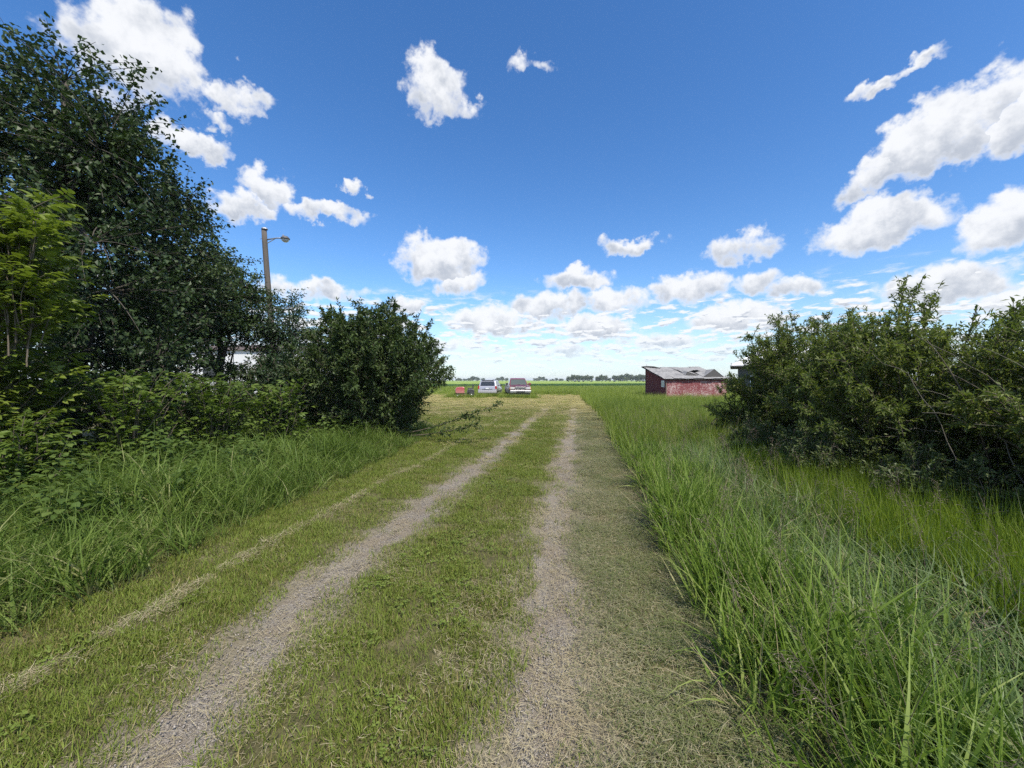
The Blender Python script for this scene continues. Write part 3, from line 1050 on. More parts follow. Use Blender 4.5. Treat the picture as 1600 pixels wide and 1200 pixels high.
def build_mower():
    d = 37.5
    x = (728 - 800) / F_PX * d
    s = empty('riding_mower', (x, d, float(gz(x, d))), math.radians(100), label='small red riding mower with black seat parked beside the silver van', cat='mower')
    def hw(y, z):
        return .30 - max(0, z - .8) * .25
    # local +y is the nose
    bevel(loft(Acc(), [(.15, .42), (.15, 1.0), (.35, 1.04), (.85, .98), (.98, .86), (1.0, .5), (.9, .42)], hw).build('hood', M['mower_red'], s), .04)
    bevel(loft(Acc(), [(-.75, .42), (-.78, .72), (-.6, .82), (-.2, .80), (-.1, .45)], lambda y, z: .44).build('rear_fender', M['black_trim'], s), .05)
    Acc().box(-.2, .2, -.8, .95, .30, .42).build('frame', M['black_trim'], s)
    bevel(Acc().box(-.24, .24, -.62, -.18, .83, .93).build('seat', M['black_trim'], s), .04)
    bevel(Acc().box(-.23, .23, -.72, -.62, .86, 1.26).build('backrest', M['black_trim'], s), .04)
    Acc().tube([(0, .2, .95), (0, .02, 1.16)], .02, 6).build('steering_column', M['black_trim'], s)
    an = np.linspace(0, 2 * np.pi, 17)
    Acc().tube([(.19 * math.cos(t), .02 + .10 * math.sin(t), 1.17 + .14 * math.sin(t)) for t in an], .016, 6, False).build('steering_wheel', M['black_trim'], s)
    bevel(Acc().box(-.55, .55, -.1, .45, .14, .28).build('mower_deck', M['mower_red'], s), .04)
    for sx in (-1, 1):
        wheel(s, sx * .40, -.48, .27, .24, sx)
        wheel(s, sx * .36, .78, .20, .15, sx)
        Acc().box(sx * .15 - .06, sx * .15 + .06, .985, 1.01, .70, .78).build('headlight', M['clear_lens'], s)


build_mower()
# ---------------------------------------------------------------- trees and shrubs
def bez(p0, p1, p2, n):
    t = np.linspace(0, 1, n)[:, None]
    return (1 - t) ** 2 * p0 + 2 * t * (1 - t) * p1 + t * t * p2


def unit(v):
    v = np.asarray(v, float)
    return v / (np.linalg.norm(v, axis=-1, keepdims=True) + 1e-9)


def twig_leaves(acc, pts, n, L, W, spread=.8, droop=.2, jitter=.05, shape=0, start=.15, tint=None):
    """n leaves set alternately along a twig, pointing out and forward"""
    k = len(pts)
    t = start + (1 - start) * np.sort(R.random(n))
    f = t * (k - 1)
    i = np.minimum(f.astype(int), k - 2)
    w = (f - i)[:, None]
    P = pts[i] * (1 - w) + pts[i + 1] * w
    T = unit(pts[i + 1] - pts[i])
    D = unit(T * (1 - spread * .5) + rnd_dir(n) * spread + np.array([0, 0, -droop]))
    N = unit(rnd_dir(n) * .7 + np.array([0, 0, 1.0]))
    leaf_add(acc, P + rnd_dir(n) * jitter, D, N, L * R.uniform(.5, 1.3, n), W * R.uniform(.65, 1.3, n), shape=shape, tint=tint)


def build_tree(name, loc, label, cat, trunk_h, lobes, clumps, per, L, W, mat, barkm, trunk_r=.14, twig=.55, droop=.25, group=None, shape=0, spread=.9, extra_limbs=0):
    """lobes: (x, y, z, rx, ry, rz, weight) ellipsoids of foliage relative to the foot"""
    s = empty(name, (loc[0], loc[1], float(gz(loc[0], loc[1]))), 0, label=label, cat=cat, group=group)
    wood, limbs, crown = Acc(), Acc(), Acc()
    lean = R.normal(size=2) * .25
    tp = bez(np.array([0, 0, -.15]), np.array([lean[0], lean[1], trunk_h * .5]), np.array([lean[0] * .6, lean[1] * .6, trunk_h]), 12)
    wood.tube(tp, np.linspace(trunk_r, trunk_r * .3, 12), 8)
    nodes = [tp[3:]]
    lb = np.array(lobes, float)
    for l in lb:
        for rep in range(2 + extra_limbs):
            c = l[:3] + rnd_dir(1)[0] * l[3:6] * (.45 if rep else .1)
            z0 = np.clip(c[2] * R.uniform(.3, .75), trunk_h * .12, trunk_h * .9)
            p0 = tp[np.argmin(np.abs(tp[:, 2] - z0))]
            mid = (p0 + c) / 2 + np.array([0, 0, .12 * np.linalg.norm(c - p0)]) + R.normal(size=3) * .12
            q = bez(p0, mid, c, 9)
            q[1:-1] += R.normal(size=(7, 3)) * .03
            limbs.tube(q, np.linspace(trunk_r * .38, .012, 9), 5, False)
            nodes.append(q[2:])
    nodes = np.concatenate(nodes)
    pr = lb[:, 6] / lb[:, 6].sum()
    which = R.choice(len(lb), clumps, p=pr)
    q = rnd_dir(clumps) * (R.random(clumps) ** .42)[:, None]
    C = lb[which, :3] + q * lb[which, 3:6]
    C[:, 2] = np.maximum(C[:, 2], .25)
    for c in C:
        dd = np.linalg.norm(nodes - c, axis=1)
        p0 = nodes[np.argmin(dd)]
        out = unit(c - p0 + np.array([0, 0, .15]))
        tip = c + out * twig * R.uniform(.4, 1.0) + np.array([0, 0, -.08 * droop])
        pts = bez(p0, (p0 + c) / 2 + R.normal(size=3) * .10 + np.array([0, 0, .1]), tip, 7)
        limbs.tube(pts, np.linspace(.012, .003, 7), 3, False)
        n = int(per * R.uniform(.6, 1.4))
        seg = pts[2:]
        tn = np.clip(R.normal(.5, .12) + R.normal(size=n) * .22, 0, 1)
        twig_leaves(crown, seg, n, L, W, spread, droop, twig * .24, shape, 0.0, tn)
    wood.build('trunk', barkm, s, True)
    limbs.build('branches', barkm, s, True)
    crown.build('crown', mat, s)
    return s


def build_shrub(name, loc, label, cat, stems, h, rad, base_r, twigs, per, L, W, mat, barkm, group=None, arch=.5, sx=1., sy=1., low=.0, shape=0, whips=(), spread=.75, twl=.45, stem_r=.014, hvar=(.55, 1.0), bare=None):
    """many stems rising and arching out from one stool"""
    s = empty(name, (loc[0], loc[1], float(gz(loc[0], loc[1]))), 0, label=label, cat=cat, group=group)
    wood, crown = Acc(), Acc()
    for k in range(stems):
        a = R.uniform(0, 2 * np.pi)
        rr = math.sqrt(R.random())
        b0 = np.array([math.cos(a) * base_r * rr * sx, math.sin(a) * base_r * rr * sy, -.05])
        reach = rad * R.uniform(.1, 1.0) ** .7
        prof = math.sqrt(max(0, 1 - (reach / rad * .9) ** 3))
        hh = h * max(.22, prof) * R.uniform(*hvar)
        tip = np.array([math.cos(a) * reach * sx, math.sin(a) * reach * sy, hh]) + R.normal(size=3) * .1
        mid = (b0 + tip) / 2 * np.array([.75, .75, 1]) + np.array([0, 0, hh * arch * R.uniform(.3, 1)]) * (.25 + .3 * reach / rad)
        pts = bez(b0, mid, tip, 12)
        pts[1:] += R.normal(size=(11, 3)) * .025
        wood.tube(pts, np.linspace(stem_r, .004, 12), 4, False)
        tt = R.uniform(.14 if R.random() < .7 else .05, 1.0, twigs)
        for t in tt:
            i = min(int(t * 11), 10)
            p0 = pts[i]
            T = unit(pts[i + 1] - pts[i])
            dr = unit(T * R.uniform(.5, 1.1) + rnd_dir(1)[0] * .8 + np.array([b0[0] * .0 + math.cos(a) * .25, math.sin(a) * .25, .12]))
            ln = twl * R.uniform(.4, 1.2) * (1.1 - .55 * t)
            q = bez(p0, p0 + dr * ln * .5 + np.array([0, 0, .04]), p0 + dr * ln, 5)
            q[:, 2] = np.maximum(q[:, 2], .06)
            wood.tube(q, np.linspace(.005, .002, 5), 3, False)
            n = int(per * R.uniform(.6, 1.4))
            tn = np.clip(R.normal(.5, .14) + R.normal(size=n) * .2, 0, 1)
            twig_leaves(crown, q, n, L, W, spread, .1, .03, shape, .05, tn)
        n = int(per * 1.2)
        twig_leaves(crown, pts[8:], n, L, W, spread * .9, .0, .01, shape, .0)
    for (p0, p1, p2, n) in whips:       # single long shoots; n leaves each
        q = bez(np.array(p0, float), np.array(p1, float), np.array(p2, float), 12)
        wood.tube(q, np.linspace(.014, .004, 12), 5, False)
        if n:
            twig_leaves(crown, q, n, L, W, .8, .05, .05, shape, .25)
            for t in R.uniform(.35, 1, 6):
                i = min(int(t * 11), 10)
                dr = unit(unit(q[i + 1] - q[i]) + rnd_dir(1)[0] * .8)
                qq = bez(q[i], q[i] + dr * .12, q[i] + dr * .28 + np.array([0, 0, .03]), 4)
                wood.tube(qq, .003, 3, False)
                twig_leaves(crown, qq, n // 7, L, W, .8, .05, .02, shape, 0)
    wood.build('stems', barkm, s, True)
    crown.build('crown', mat, s)
    return s


def build_left_trees():
    # tall dark tree at the picture's edge, then lower ones along the old fence line
    build_tree('poplar_tree', (-8.9, 8.0), 'tallest dark green poplar, its crown reaching high above the pale boxelder', 'tree', 7.6,
               [(0, 0, 6.9, 1.5, 1.5, 1.5, 1.3), (-1.5, -.3, 6.6, 1.5, 1.5, 1.7, 1.2), (.45, .2, 5.6, 1.25, 1.3, 1.4, 1.2), (-.6, .6, 5.0, 2.0, 1.8, 1.7, 1.7), (.6, -.2, 3.8, 1.9, 1.7, 1.5, 1.7),
                (-1.2, -.4, 3.2, 1.9, 1.7, 1.5, 1.4), (.7, .1, 2.1, 2.0, 1.7, 1.4, 1.7), (-.9, 0, 1.3, 2.0, 1.8, 1.1, 1.2), (.95, -.1, 6.0, .45, .6, .8, .35)],
               1150, 42, .105, .075, M['leaf_dark'], M['bark_grey'], .17, .55, .3, extra_limbs=1)
    build_tree('poplar_tree', (-9.1, 10.4), 'dark poplar with a pointed top standing between the tallest tree and the lamp post', 'tree', 6.2,
               [(.3, 0, 6.0, .85, .9, 1.0, .7), (0, 0, 5.0, 1.3, 1.3, 1.2, 1.2), (.45, -.1, 3.9, 1.4, 1.4, 1.2, 1.4), (-.6, .2, 3.5, 1.5, 1.4, 1.3, 1.3), (-.5, -.2, 2.7, 1.3, 1.4, 1.0, 1.1), (-1.0, 0, 1.5, 1.2, 1.4, 1.1, .9)],
               700, 40, .10, .07, M['leaf_dark'], M['bark_grey'], .13, .5, .3, extra_limbs=1)
    build_tree('poplar_tree', (-9.3, 12.6), 'rounded olive-tinged tree just beside the leaning lamp post', 'tree', 5.3,
               [(0, 0, 5.0, 1.0, 1.0, .9, .8), (.6, 0, 4.1, 1.2, 1.2, 1.0, 1.2), (-.5, .1, 3.9, 1.3, 1.2, 1.1, 1.1), (.5, -.2, 3.2, 1.3, 1.3, .75, .9), (-.6, 0, 2.9, 1.2, 1.3, .7, .5), (.3, -.3, 2.0, 1.5, 1.2, .8, .5), (.8, -.5, 1.2, 1.3, 1.0, .6, .35)],
               600, 40, .09, .062, M['leaf_mid'], M['bark_grey'], .12, .45, .25)
    build_tree('ash_sapling', (-7.5, 13.2), 'thin open-crowned young tree in front of the lamp post, sky showing through', 'tree', 4.0,
               [(.1, 0, 3.9, .55, .55, .55, .5), (-.2, 0, 3.2, .9, .8, .7, .9), (.6, 0, 3.0, .75, .8, .7, .9), (.3, 0, 2.2, 1.0, 1.0, .8, .8), (.5, 0, 1.2, 1.0, 1.0, .7, .6), (-.55, 0, 3.0, .5, .5, .6, .8), (-.6, 0, 2.0, .55, .5, .7, .8)],
               390, 32, .085, .05, M['leaf_sparse'], M['bark_grey'], .06, .45, .3)
    build_shrub('dogwood_bush', (-5.85, 11.4), 'loose leafy bush filling the gap left of the big rounded shrub', 'bush', 46, 2.9, 1.05, .5, 18, 17, .085, .045, M['leaf_sparse'], M['bark_twig'])
    build_shrub('dogwood_bush', (-6.95, 11.7), 'thin leafy bush with pale siding showing through it', 'bush', 40, 2.6, 1.0, .4, 16, 14, .085, .045, M['leaf_sparse'], M['bark_twig'])
    build_shrub('dogwood_bush', (-8.3, 11.8), 'thin dark bush below the rounded olive-tinged tree', 'bush', 30, 2.3, 1.0, .4, 16, 14, .085, .045, M['leaf_dark'], M['bark_twig'])
    # big rounded shrub by the mown edge, one long low branch reaching over the grass
    build_shrub('chokecherry_shrub', (-3.85, 10.9), 'big rounded dark green shrub beside the mown lane with one branch reaching out', 'shrub', 165, 3.75, 2.1, .95, 30, 20, .105, .044,
                M['leaf_shrub'], M['bark_twig'], arch=.6, hvar=(.72, 1.0), sx=1.08, twl=.55,
                whips=[((1.1, -.3, .15), (1.9, -.5, .30), (3.65, -.6, .98), 150), ((1.2, -.5, .1), (2.0, -.7, .15), (3.0, -.8, .45), 110)])
    # darker leaf floor below the trees
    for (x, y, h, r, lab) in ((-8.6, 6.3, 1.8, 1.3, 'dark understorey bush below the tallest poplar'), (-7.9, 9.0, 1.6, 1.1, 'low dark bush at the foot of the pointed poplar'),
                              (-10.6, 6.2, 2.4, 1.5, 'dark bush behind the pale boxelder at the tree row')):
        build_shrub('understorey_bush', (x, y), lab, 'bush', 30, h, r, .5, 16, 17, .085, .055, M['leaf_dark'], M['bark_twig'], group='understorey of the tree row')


build_left_trees()


def compound_leaf_mesh(name, mat, L=.2, leaflets=5):
    """boxelder leaf: leaf stalk with three to five toothed leaflets"""
    a = Acc()
    a.tube([(0, 0, 0), (0, L * .45, .012), (0, L * .62, .005)], [.0025, .002, .0015], 3, False, tint=.8)
    P, D, LL, WW = [], [], [], []
    spec = [(.62, 0, .50, .26), (.52, 52, .40, .2), (.52, -52, .40, .2), (.33, 62, .36, .18), (.33, -62, .36, .18)][:leaflets]
    for (t, ang, l, w) in spec:
        P.append((0, L * t, .008))
        D.append((math.sin(math.radians(ang)), math.cos(math.radians(ang)), -.18))
        LL.append(l * L)
        WW.append(w * L)
    n = len(P)
    leaf_add(a, np.array(P), np.array(D), np.tile([0, 0, 1.], (n, 1)), np.array(LL), np.array(WW), .22, .22, tint=R.random(n) * .6 + .2, shape=1)
    me = a.mesh(name)
    me.materials.append(mat)
    return me


def build_boxelder(loc, label, cat, h, shoots, leaf_objs, filler, mat, name, Ls=.21, group=None, spreadx=1., base_r=.6, lean=(0, 0), face=None):
    """young boxelder: shoots ending in fans of compound leaves. The leaves that show largest are objects"""
    s = empty(name, (loc[0], loc[1], float(gz(loc[0], loc[1]))), 0, label=label, cat=cat, group=group)
    wood = Acc()
    slots = []
    for (p0, p2, nl) in shoots:
        p0, p2 = np.array(p0, float), np.array(p2, float)
        q = bez(p0, (p0 + p2) / 2 + np.array([R.normal() * .08, R.normal() * .08, .15]), p2, 9)
        wood.tube(q, np.linspace(.028, .010, 9) if nl == 0 else np.linspace(.009, .003, 9), 5, False)
        for i in range(nl):
            t = .25 + .75 * (i + R.random() * .5) / nl
            f = min(t * 8, 7.999)
            k = int(f)
            P = q[k] + (q[k + 1] - q[k]) * (f - k)
            T = unit(q[k + 1] - q[k])
            az = i * 2.4 + R.normal() * .4
            side = np.array([math.cos(az), math.sin(az), 0])
            D = unit(T * .35 + side * .9 + np.array([0, 0, R.uniform(-.15, .35)]))
            slots.append((P, D, Ls * R.uniform(.6, 1.2)))
    wood.build('branches', M['bark_twig'], s, True)
    crown = Acc()
    protos = [compound_leaf_mesh('leaf', mat, 1.0, k) for k in (5, 3, 5)]
    # nearest to the lane first
    slots.sort(key=lambda q: (q[0][0] + loc[0]) ** 2 + (q[0][1] + loc[1]) ** 2 - 3 * q[0][2])
    cr = None
    for i, (P, D, L) in enumerate(slots):
        up = unit(np.array([R.normal() * .35, R.normal() * .35, 1.0]))
        xa = unit(np.cross(D, up))
        za = np.cross(xa, D)
        if i < leaf_objs:
            o = link('leaf', protos[i % 3], s)
            from mathutils import Matrix
            mw = Matrix([(xa[0] * L, D[0] * L, za[0] * L, P[0]), (xa[1] * L, D[1] * L, za[1] * L, P[1]), (xa[2] * L, D[2] * L, za[2] * L, P[2]), (0, 0, 0, 1)])
            o.matrix_basis = mw
        else:
            me = protos[i % 3]
            co = np.zeros(len(me.vertices) * 3)
            me.vertices.foreach_get('co', co)
            co = co.reshape(-1, 3) * L
            V = P + co[:, :1] * xa + co[:, 1:2] * D + co[:, 2:] * za
            q4 = [tuple(p.vertices) for p in me.polygons if len(p.vertices) == 4]
            q3 = [tuple(p.vertices) for p in me.polygons if len(p.vertices) == 3]
            crown.add(V, [np.array(q4), np.array(q3)], tint=np.full(len(V), R.random()))
    if crown.n:
        o = crown.build('crown', mat, s)
        o['kind'] = 'stuff'
    return s


def shoots_in(n, x, y, z0, z1, r, nl):
    out = []
    for _ in range(n):
        a = R.uniform(0, 6.28)
        rr = r * math.sqrt(R.random())
        z = R.uniform(z0, z1)
        tip = (x + math.cos(a) * rr, y + math.sin(a) * rr, z)
        k = R.uniform(.25, .55)
        out.append(((x + (tip[0] - x) * k, y + (tip[1] - y) * k, max(0, z - R.uniform(.5, .9))), tip, nl))
    return out


def build_left_boxelders():
    sh = shoots_in(150, 0, 0, 1.3, 4.05, 1.15, 14) + shoots_in(34, .85, -.1, 2.5, 3.75, .36, 13) + shoots_in(60, -.2, 0, .5, 2.2, 1.05, 12)
    trunk = [((0, 0, -.1), (.1, 0, 3.6), 0), ((0, 0, .5), (.7, -.1, 3.1), 0), ((0, 0, .4), (-.6, .2, 3.2), 0)]
    build_boxelder((-7.0, 5.1), 'pale yellow-green boxelder with large compound leaves in front of the dark trees', 'tree', 4, trunk + sh, 290, 0, M['leaf_elder'], 'boxelder_tree', .27)
    for (x, y, h, r, n, lab) in ((-6.1, 6.3, 1.75, .75, 26, 'fresh green boxelder sapling right of the pale boxelder'), (-5.75, 7.6, 1.65, .65, 22, 'upright green boxelder sapling below the pointed poplar'),
                                 (-4.9, 8.3, 1.55, .65, 22, 'short green boxelder sapling near the big rounded shrub'), (-6.2, 4.9, 1.15, .7, 22, 'low boxelder seedling at the foot of the pale boxelder')):
        tr = [((0, 0, -.05), (.05, 0, h * .9), 6)]
        build_boxelder((x, y), lab, 'sapling', h, tr + shoots_in(n * 4, 0, 0, h * .15, h, r, 10), 70, 0, M['leaf_sapling'], 'boxelder_sapling', .22, group='boxelder saplings along the tree row')


build_left_boxelders()


def build_right_bushes():
    build_shrub('willow_bush', (6.85, 8.8), 'rounded willow bush nearest the red shed', 'willow bush', 150, 3.1, 2.0, 1.0, 25, 24, .076, .027, M['leaf_willow'], M['bark_twig'],
                arch=.5, hvar=(.76, 1.0), twl=.52, spread=.8)
    build_shrub('willow_bush', (6.15, 6.0), 'tallest willow bush with feathery shoots rising above its crown', 'willow bush', 165, 2.8, 2.0, 1.0, 26, 24, .074, .026, M['leaf_willow'], M['bark_twig'],
                arch=.5, hvar=(.76, 1.0), twl=.52, spread=.8,
                whips=[((-.4, 0, 1.5), (-.35, 0, 2.6), (-.25, 0, 2.98), 190), ((-.2, .1, 1.6), (-.1, .1, 2.7), (.05, .1, 3.06), 190), ((0, 0, 1.6), (.05, 0, 2.6), (.22, 0, 2.9), 170),
                       ((-.3, -1.2, .4), (-.9, -1.5, 1.5), (-1.15, -1.2, 2.15), 0), ((.3, -1.5, .5), (-.5, -1.7, 1.3), (-1.0, -1.3, 1.75), 0)])
    w = build_shrub('willow_bush', (6.5, 3.6), 'olive willow bush tangled with bare pale shoots', 'willow bush', 160, 2.4, 2.0, 1.0, 25, 24, .070, .025, M['leaf_willow'], M['bark_twig'],
                arch=.55, hvar=(.76, 1.0), twl=.52, spread=.8)
    build_shrub('willow_bush', (5.75, 9.1), 'low willow skirt at the shed end of the bushes', 'willow bush', 55, 1.75, 1.1, .6, 20, 20, .07, .025, M['leaf_willow'], M['bark_twig'], hvar=(.6, 1.0))
    # bare, weathered shoots standing out of the tangle
    for k in range(13):
        p0 = np.array([R.uniform(-.6, .9), R.uniform(-1.0, 1.0), .2])
        p2 = np.array([R.uniform(-1.2, -.3), p0[1] + R.uniform(-.5, .9), R.uniform(.9, 2.3)])
        q = bez(p0, (p0 + p2) / 2 + np.array([.3, 0, .5]), p2, 12) + R.normal(size=(12, 3)) * .015 + np.array([-.9, 1.0, 0])
        Acc().tube(q, np.linspace(.007, .002, 12), 5).build('dead_shoot', M['shoot'], w, True)
    build_shrub('willow_bush', (14.2, 10.8), 'separate darker bush standing behind the olive willow', 'bush', 60, 3.5, 2.0, .9, 18, 18, .07, .03, M['leaf_shrub'], M['bark_twig'])
    for (x, y, h, r, lab) in ((4.75, 7.6, .95, .75, 'pale-leaved low shrub in front of the willow nearest the red shed'), (4.7, 5.9, 1.05, .85, 'pale-leaved low shrub in front of the tallest willow'),
                              (4.85, 4.5, .85, .75, 'pale-leaved low shrub between the yellow-green grass and the dead shoots')):
        build_shrub('snowberry_shrub', (x, y), lab, 'shrub', 46, h, r, .45, 14, 15, .055, .028, M['leaf_snow'], M['bark_twig'], twl=.28, stem_r=.006, group='snowberry along the willows')


build_right_bushes()
# ---------------------------------------------------------------- grass, hay, gravel (nobody could count these)
def blades(acc, n, rad, h, w, lean, bend, segs=4, dirbias=None, flat=False):
    """n grass blades rooted in a disc; h, w, lean, bend are (low, high) ranges"""
    a = R.uniform(0, 2 * np.pi, n)
    rr = rad * np.sqrt(R.random(n))
    P = np.stack([np.cos(a) * rr, np.sin(a) * rr, np.zeros(n)], 1)
    H = R.uniform(*h, n)
    Wd = R.uniform(*w, n)
    az = R.uniform(0, 2 * np.pi, n) if dirbias is None else dirbias + R.normal(size=n) * .7
    dv = np.stack([np.cos(az), np.sin(az), np.zeros(n)], 1)
    ln, bd = R.uniform(*lean, n), R.uniform(*bend, n)
    t = np.linspace(0, 1, segs + 1)
    # the blade is an arc: its slope turns from lean to lean + bend
    th = ln[:, None] + bd[:, None] * t[None] ** 1.4
    dx, dz = np.sin(th), np.cos(th)
    step = 1 / segs
    X = np.concatenate([np.zeros((n, 1)), np.cumsum((dx[:, 1:] + dx[:, :-1]) / 2 * step, 1)], 1) * H[:, None]
    Z = np.concatenate([np.zeros((n, 1)), np.cumsum((dz[:, 1:] + dz[:, :-1]) / 2 * step, 1)], 1) * H[:, None]
    C = P[:, None] + dv[:, None] * X[..., None] + np.array([0, 0, 1.]) * Z[..., None]
    tw = R.normal(size=n) * .5
    sd = np.stack([-np.sin(az + tw), np.cos(az + tw), np.zeros(n)], 1)
    prof = np.array([.75, 1.0, .95, .75, .45, .2, .06])[np.linspace(0, 6, segs + 1).round().astype(int)]
    wv = sd[:, None] * (Wd[:, None] * prof[None] * .5)[..., None]
    V = np.stack([C - wv, C + wv], 2)
    k = (segs + 1) * 2
    b = np.arange(n)[:, None, None] * k
    s_ = np.arange(segs)[None, :, None] * 2
    q = (b + s_ + np.array([0, 1, 3, 2])[None, None]).reshape(-1, 4)
    acc.add(V.reshape(-1, 3), [q], tint=np.repeat(R.random(n), k), along=np.tile(np.repeat(t, 2), n))
    return C[:, -1], az


def strands(acc, n, rad, l, w, zmax=.02, curl=.6, bias=None, bsd=.5):
    """cut stalks lying on the ground"""
    a = R.uniform(0, 2 * np.pi, n)
    rr = rad * np.sqrt(R.random(n))
    P = np.stack([np.cos(a) * rr, np.sin(a) * rr, R.uniform(.004, zmax, n)], 1)
    az = R.uniform(0, 2 * np.pi, n) if bias is None else bias + R.normal(size=n) * bsd
    L = R.uniform(*l, n)
    W = R.uniform(*w, n)
    c = R.normal(size=n) * curl
    t = np.linspace(-.5, .5, 4)
    ang = az[:, None] + c[:, None] * t
    X = np.stack([np.cos(ang) * t * L[:, None], np.sin(ang) * t * L[:, None], (R.normal(size=n) * .10)[:, None] * t * L[:, None]], -1)
    C = P[:, None] + X
    sd = np.stack([-np.sin(az), np.cos(az), np.zeros(n)], 1)
    wv = sd[:, None] * (W[:, None] * np.array([.5, 1, .9, .35]) * .5)[..., None]
    V = np.stack([C - wv, C + wv], 2)
    b = np.arange(n)[:, None, None] * 8
    s_ = np.arange(3)[None, :, None] * 2
    q = (b + s_ + np.array([0, 1, 3, 2])[None, None]).reshape(-1, 4)
    acc.add(V.reshape(-1, 3), [q], tint=np.repeat(R.random(n), 8), along=np.tile(np.repeat(t + .5, 2), n))


def proto_set(name, mat, makers):
    c = bpy.data.collections.new(name)
    for i, fn in enumerate(makers):
        a = Acc()
        fn(a)
        me = a.mesh('%s_%d' % (name, i))
        if isinstance(mat, list):
            me.materials.append(mat[i])
        else:
            me.materials.append(mat)
        o = bpy.data.objects.new('%s_%d' % (name, i), me)
        c.objects.link(o)
    return c


def scatter(name, coll, P, rot, scl, label, cat, idx=None):
    """one object: patches set on points by geometry nodes"""
    n = len(P)
    me = bpy.data.meshes.new(name)
    me.vertices.add(n)
    me.vertices.foreach_set('co', np.asarray(P, np.float32).ravel())
    a = me.attributes.new('rot', 'FLOAT_VECTOR', 'POINT')
    a.data.foreach_set('vector', np.asarray(rot, np.float32).ravel())
    a = me.attributes.new('scl', 'FLOAT', 'POINT')
    a.data.foreach_set('value', np.asarray(scl, np.float32).ravel())
    a = me.attributes.new('idx', 'INT', 'POINT')
    a.data.foreach_set('value', (R.integers(0, len(coll.objects), n) if idx is None else idx).astype(np.int32))
    o = link(name, me)
    t = bpy.data.node_groups.new(name, 'GeometryNodeTree')
    t.interface.new_socket('Geometry', in_out='INPUT', socket_type='NodeSocketGeometry')
    t.interface.new_socket('Geometry', in_out='OUTPUT', socket_type='NodeSocketGeometry')
    gi, go = t.nodes.new('NodeGroupInput'), t.nodes.new('NodeGroupOutput')
    iop = t.nodes.new('GeometryNodeInstanceOnPoints')
    ci = t.nodes.new('GeometryNodeCollectionInfo')
    ci.inputs[0].default_value = coll
    ci.inputs[1].default_value = True
    ci.inputs[2].default_value = True
    iop.inputs['Pick Instance'].default_value = True

    def named(nm, ty):
        q = t.nodes.new('GeometryNodeInputNamedAttribute')
        q.data_type = ty
        q.inputs[0].default_value = nm
        return q.outputs[0]
    L = t.links.new
    L(gi.outputs[0], iop.inputs['Points'])
    L(ci.outputs[0], iop.inputs['Instance'])
    L(named('idx', 'INT'), iop.inputs['Instance Index'])
    L(named('rot', 'FLOAT_VECTOR'), iop.inputs['Rotation'])
    L(named('scl', 'FLOAT'), iop.inputs['Scale'])
    L(iop.outputs[0], go.inputs[0])
    md = o.modifiers.new('scatter', 'NODES')
    md.node_group = t
    tag(o, label, cat, kind='stuff')
    return o


def pts_in(n, x0, x1, y0, y1, keep=None, ypow=1.0):
    """random points; ypow > 1 crowds them towards y0 (nearer the lane's mouth)"""
    y = y0 + (y1 - y0) * R.random(n) ** ypow
    x = R.uniform(x0, x1, n)
    if keep is not None:
        k = keep(x, y)
        k = R.random(n) < k
        x, y = x[k], y[k]
    return x, y


def vnoise(x, y, s, seed=0.):
    """cheap smooth noise 0..1"""
    x, y = x * s + seed, y * s + seed * 1.7
    v = np.sin(x * 1.0 + 1.3 * np.sin(y * .9)) + np.sin(y * 1.27 + 1.1 * np.sin(x * 1.13 + 2)) + .6 * np.sin(x * 2.3 - y * 1.9 + seed) + .4 * np.sin(x * 4.1 + y * 3.7)
    return np.clip(v / 6 + .5, 0, 1)


def xyz(x, y, dz=0.):
    return np.stack([x, y, gz(x, y) + dz], 1)


def spin(n, tilt=.0):
    return np.stack([R.normal(size=n) * tilt, R.normal(size=n) * tilt, R.uniform(0, 6.283, n)], 1)


M['g_lawn'] = leafy('g_lawn', [(.0, (.36, .285, .125)), (.16, (.27, .235, .085)), (.32, (.165, .185, .038)), (.62, (.15, .205, .030)), (1, (.23, .275, .05))], .25, .55, .75, 1.1, .2, rnd=.35)
M['g_verge'] = leafy('g_verge', [(.0, (.42, .375, .25)), (.3, (.29, .27, .155)), (.55, (.185, .205, .078)), (1, (.14, .195, .045))], .25, .6, .7, 1.3, .15, rnd=.25)
M['g_straw'] = leafy('g_straw', [(.0, (.23, .18, .10)), (.4, (.40, .335, .195)), (.75, (.50, .43, .27)), (1, (.42, .41, .23))], .15, .65, .4, 2, .15, rnd=.2)
M['g_hay_lit'] = leafy('g_hay_lit', [(.0, (.22, .20, .075)), (.4, (.34, .295, .115)), (.8, (.44, .385, .18)), (1, (.26, .29, .09))], .15, .7, .8, .5, .2, rnd=.2)
M['g_clover'] = leafy('g_clover', [(.0, (.125, .175, .030)), (.5, (.17, .225, .040)), (1, (.24, .285, .065))], .25, .55, .4, 1.5, .25, rnd=.3)
PALE = (.0, .22, (.20, .20, .10))
M['g_tall'] = leafy('g_tall', [(.0, (.070, .120, .018)), (.35, (.125, .20, .028)), (.7, (.20, .285, .050)), (.9, (.32, .37, .11)), (1, (.44, .41, .19))], .36, .5, .5, 1.6, .18, PALE, rnd=.45)
M['g_lodged'] = leafy('g_lodged', [(.0, (.070, .120, .035)), (.4, (.13, .195, .062)), (.75, (.21, .27, .10)), (1, (.40, .37, .20))], .32, .45, .5, 1.6, .25, rnd=.4)
M['g_yellow'] = leafy('g_yellow', [(.0, (.10, .155, .015)), (.45, (.165, .235, .022)), (1, (.26, .32, .042))], .4, .5, .5, .9, .18, (.0, .25, (.13, .12, .04)), rnd=.35)
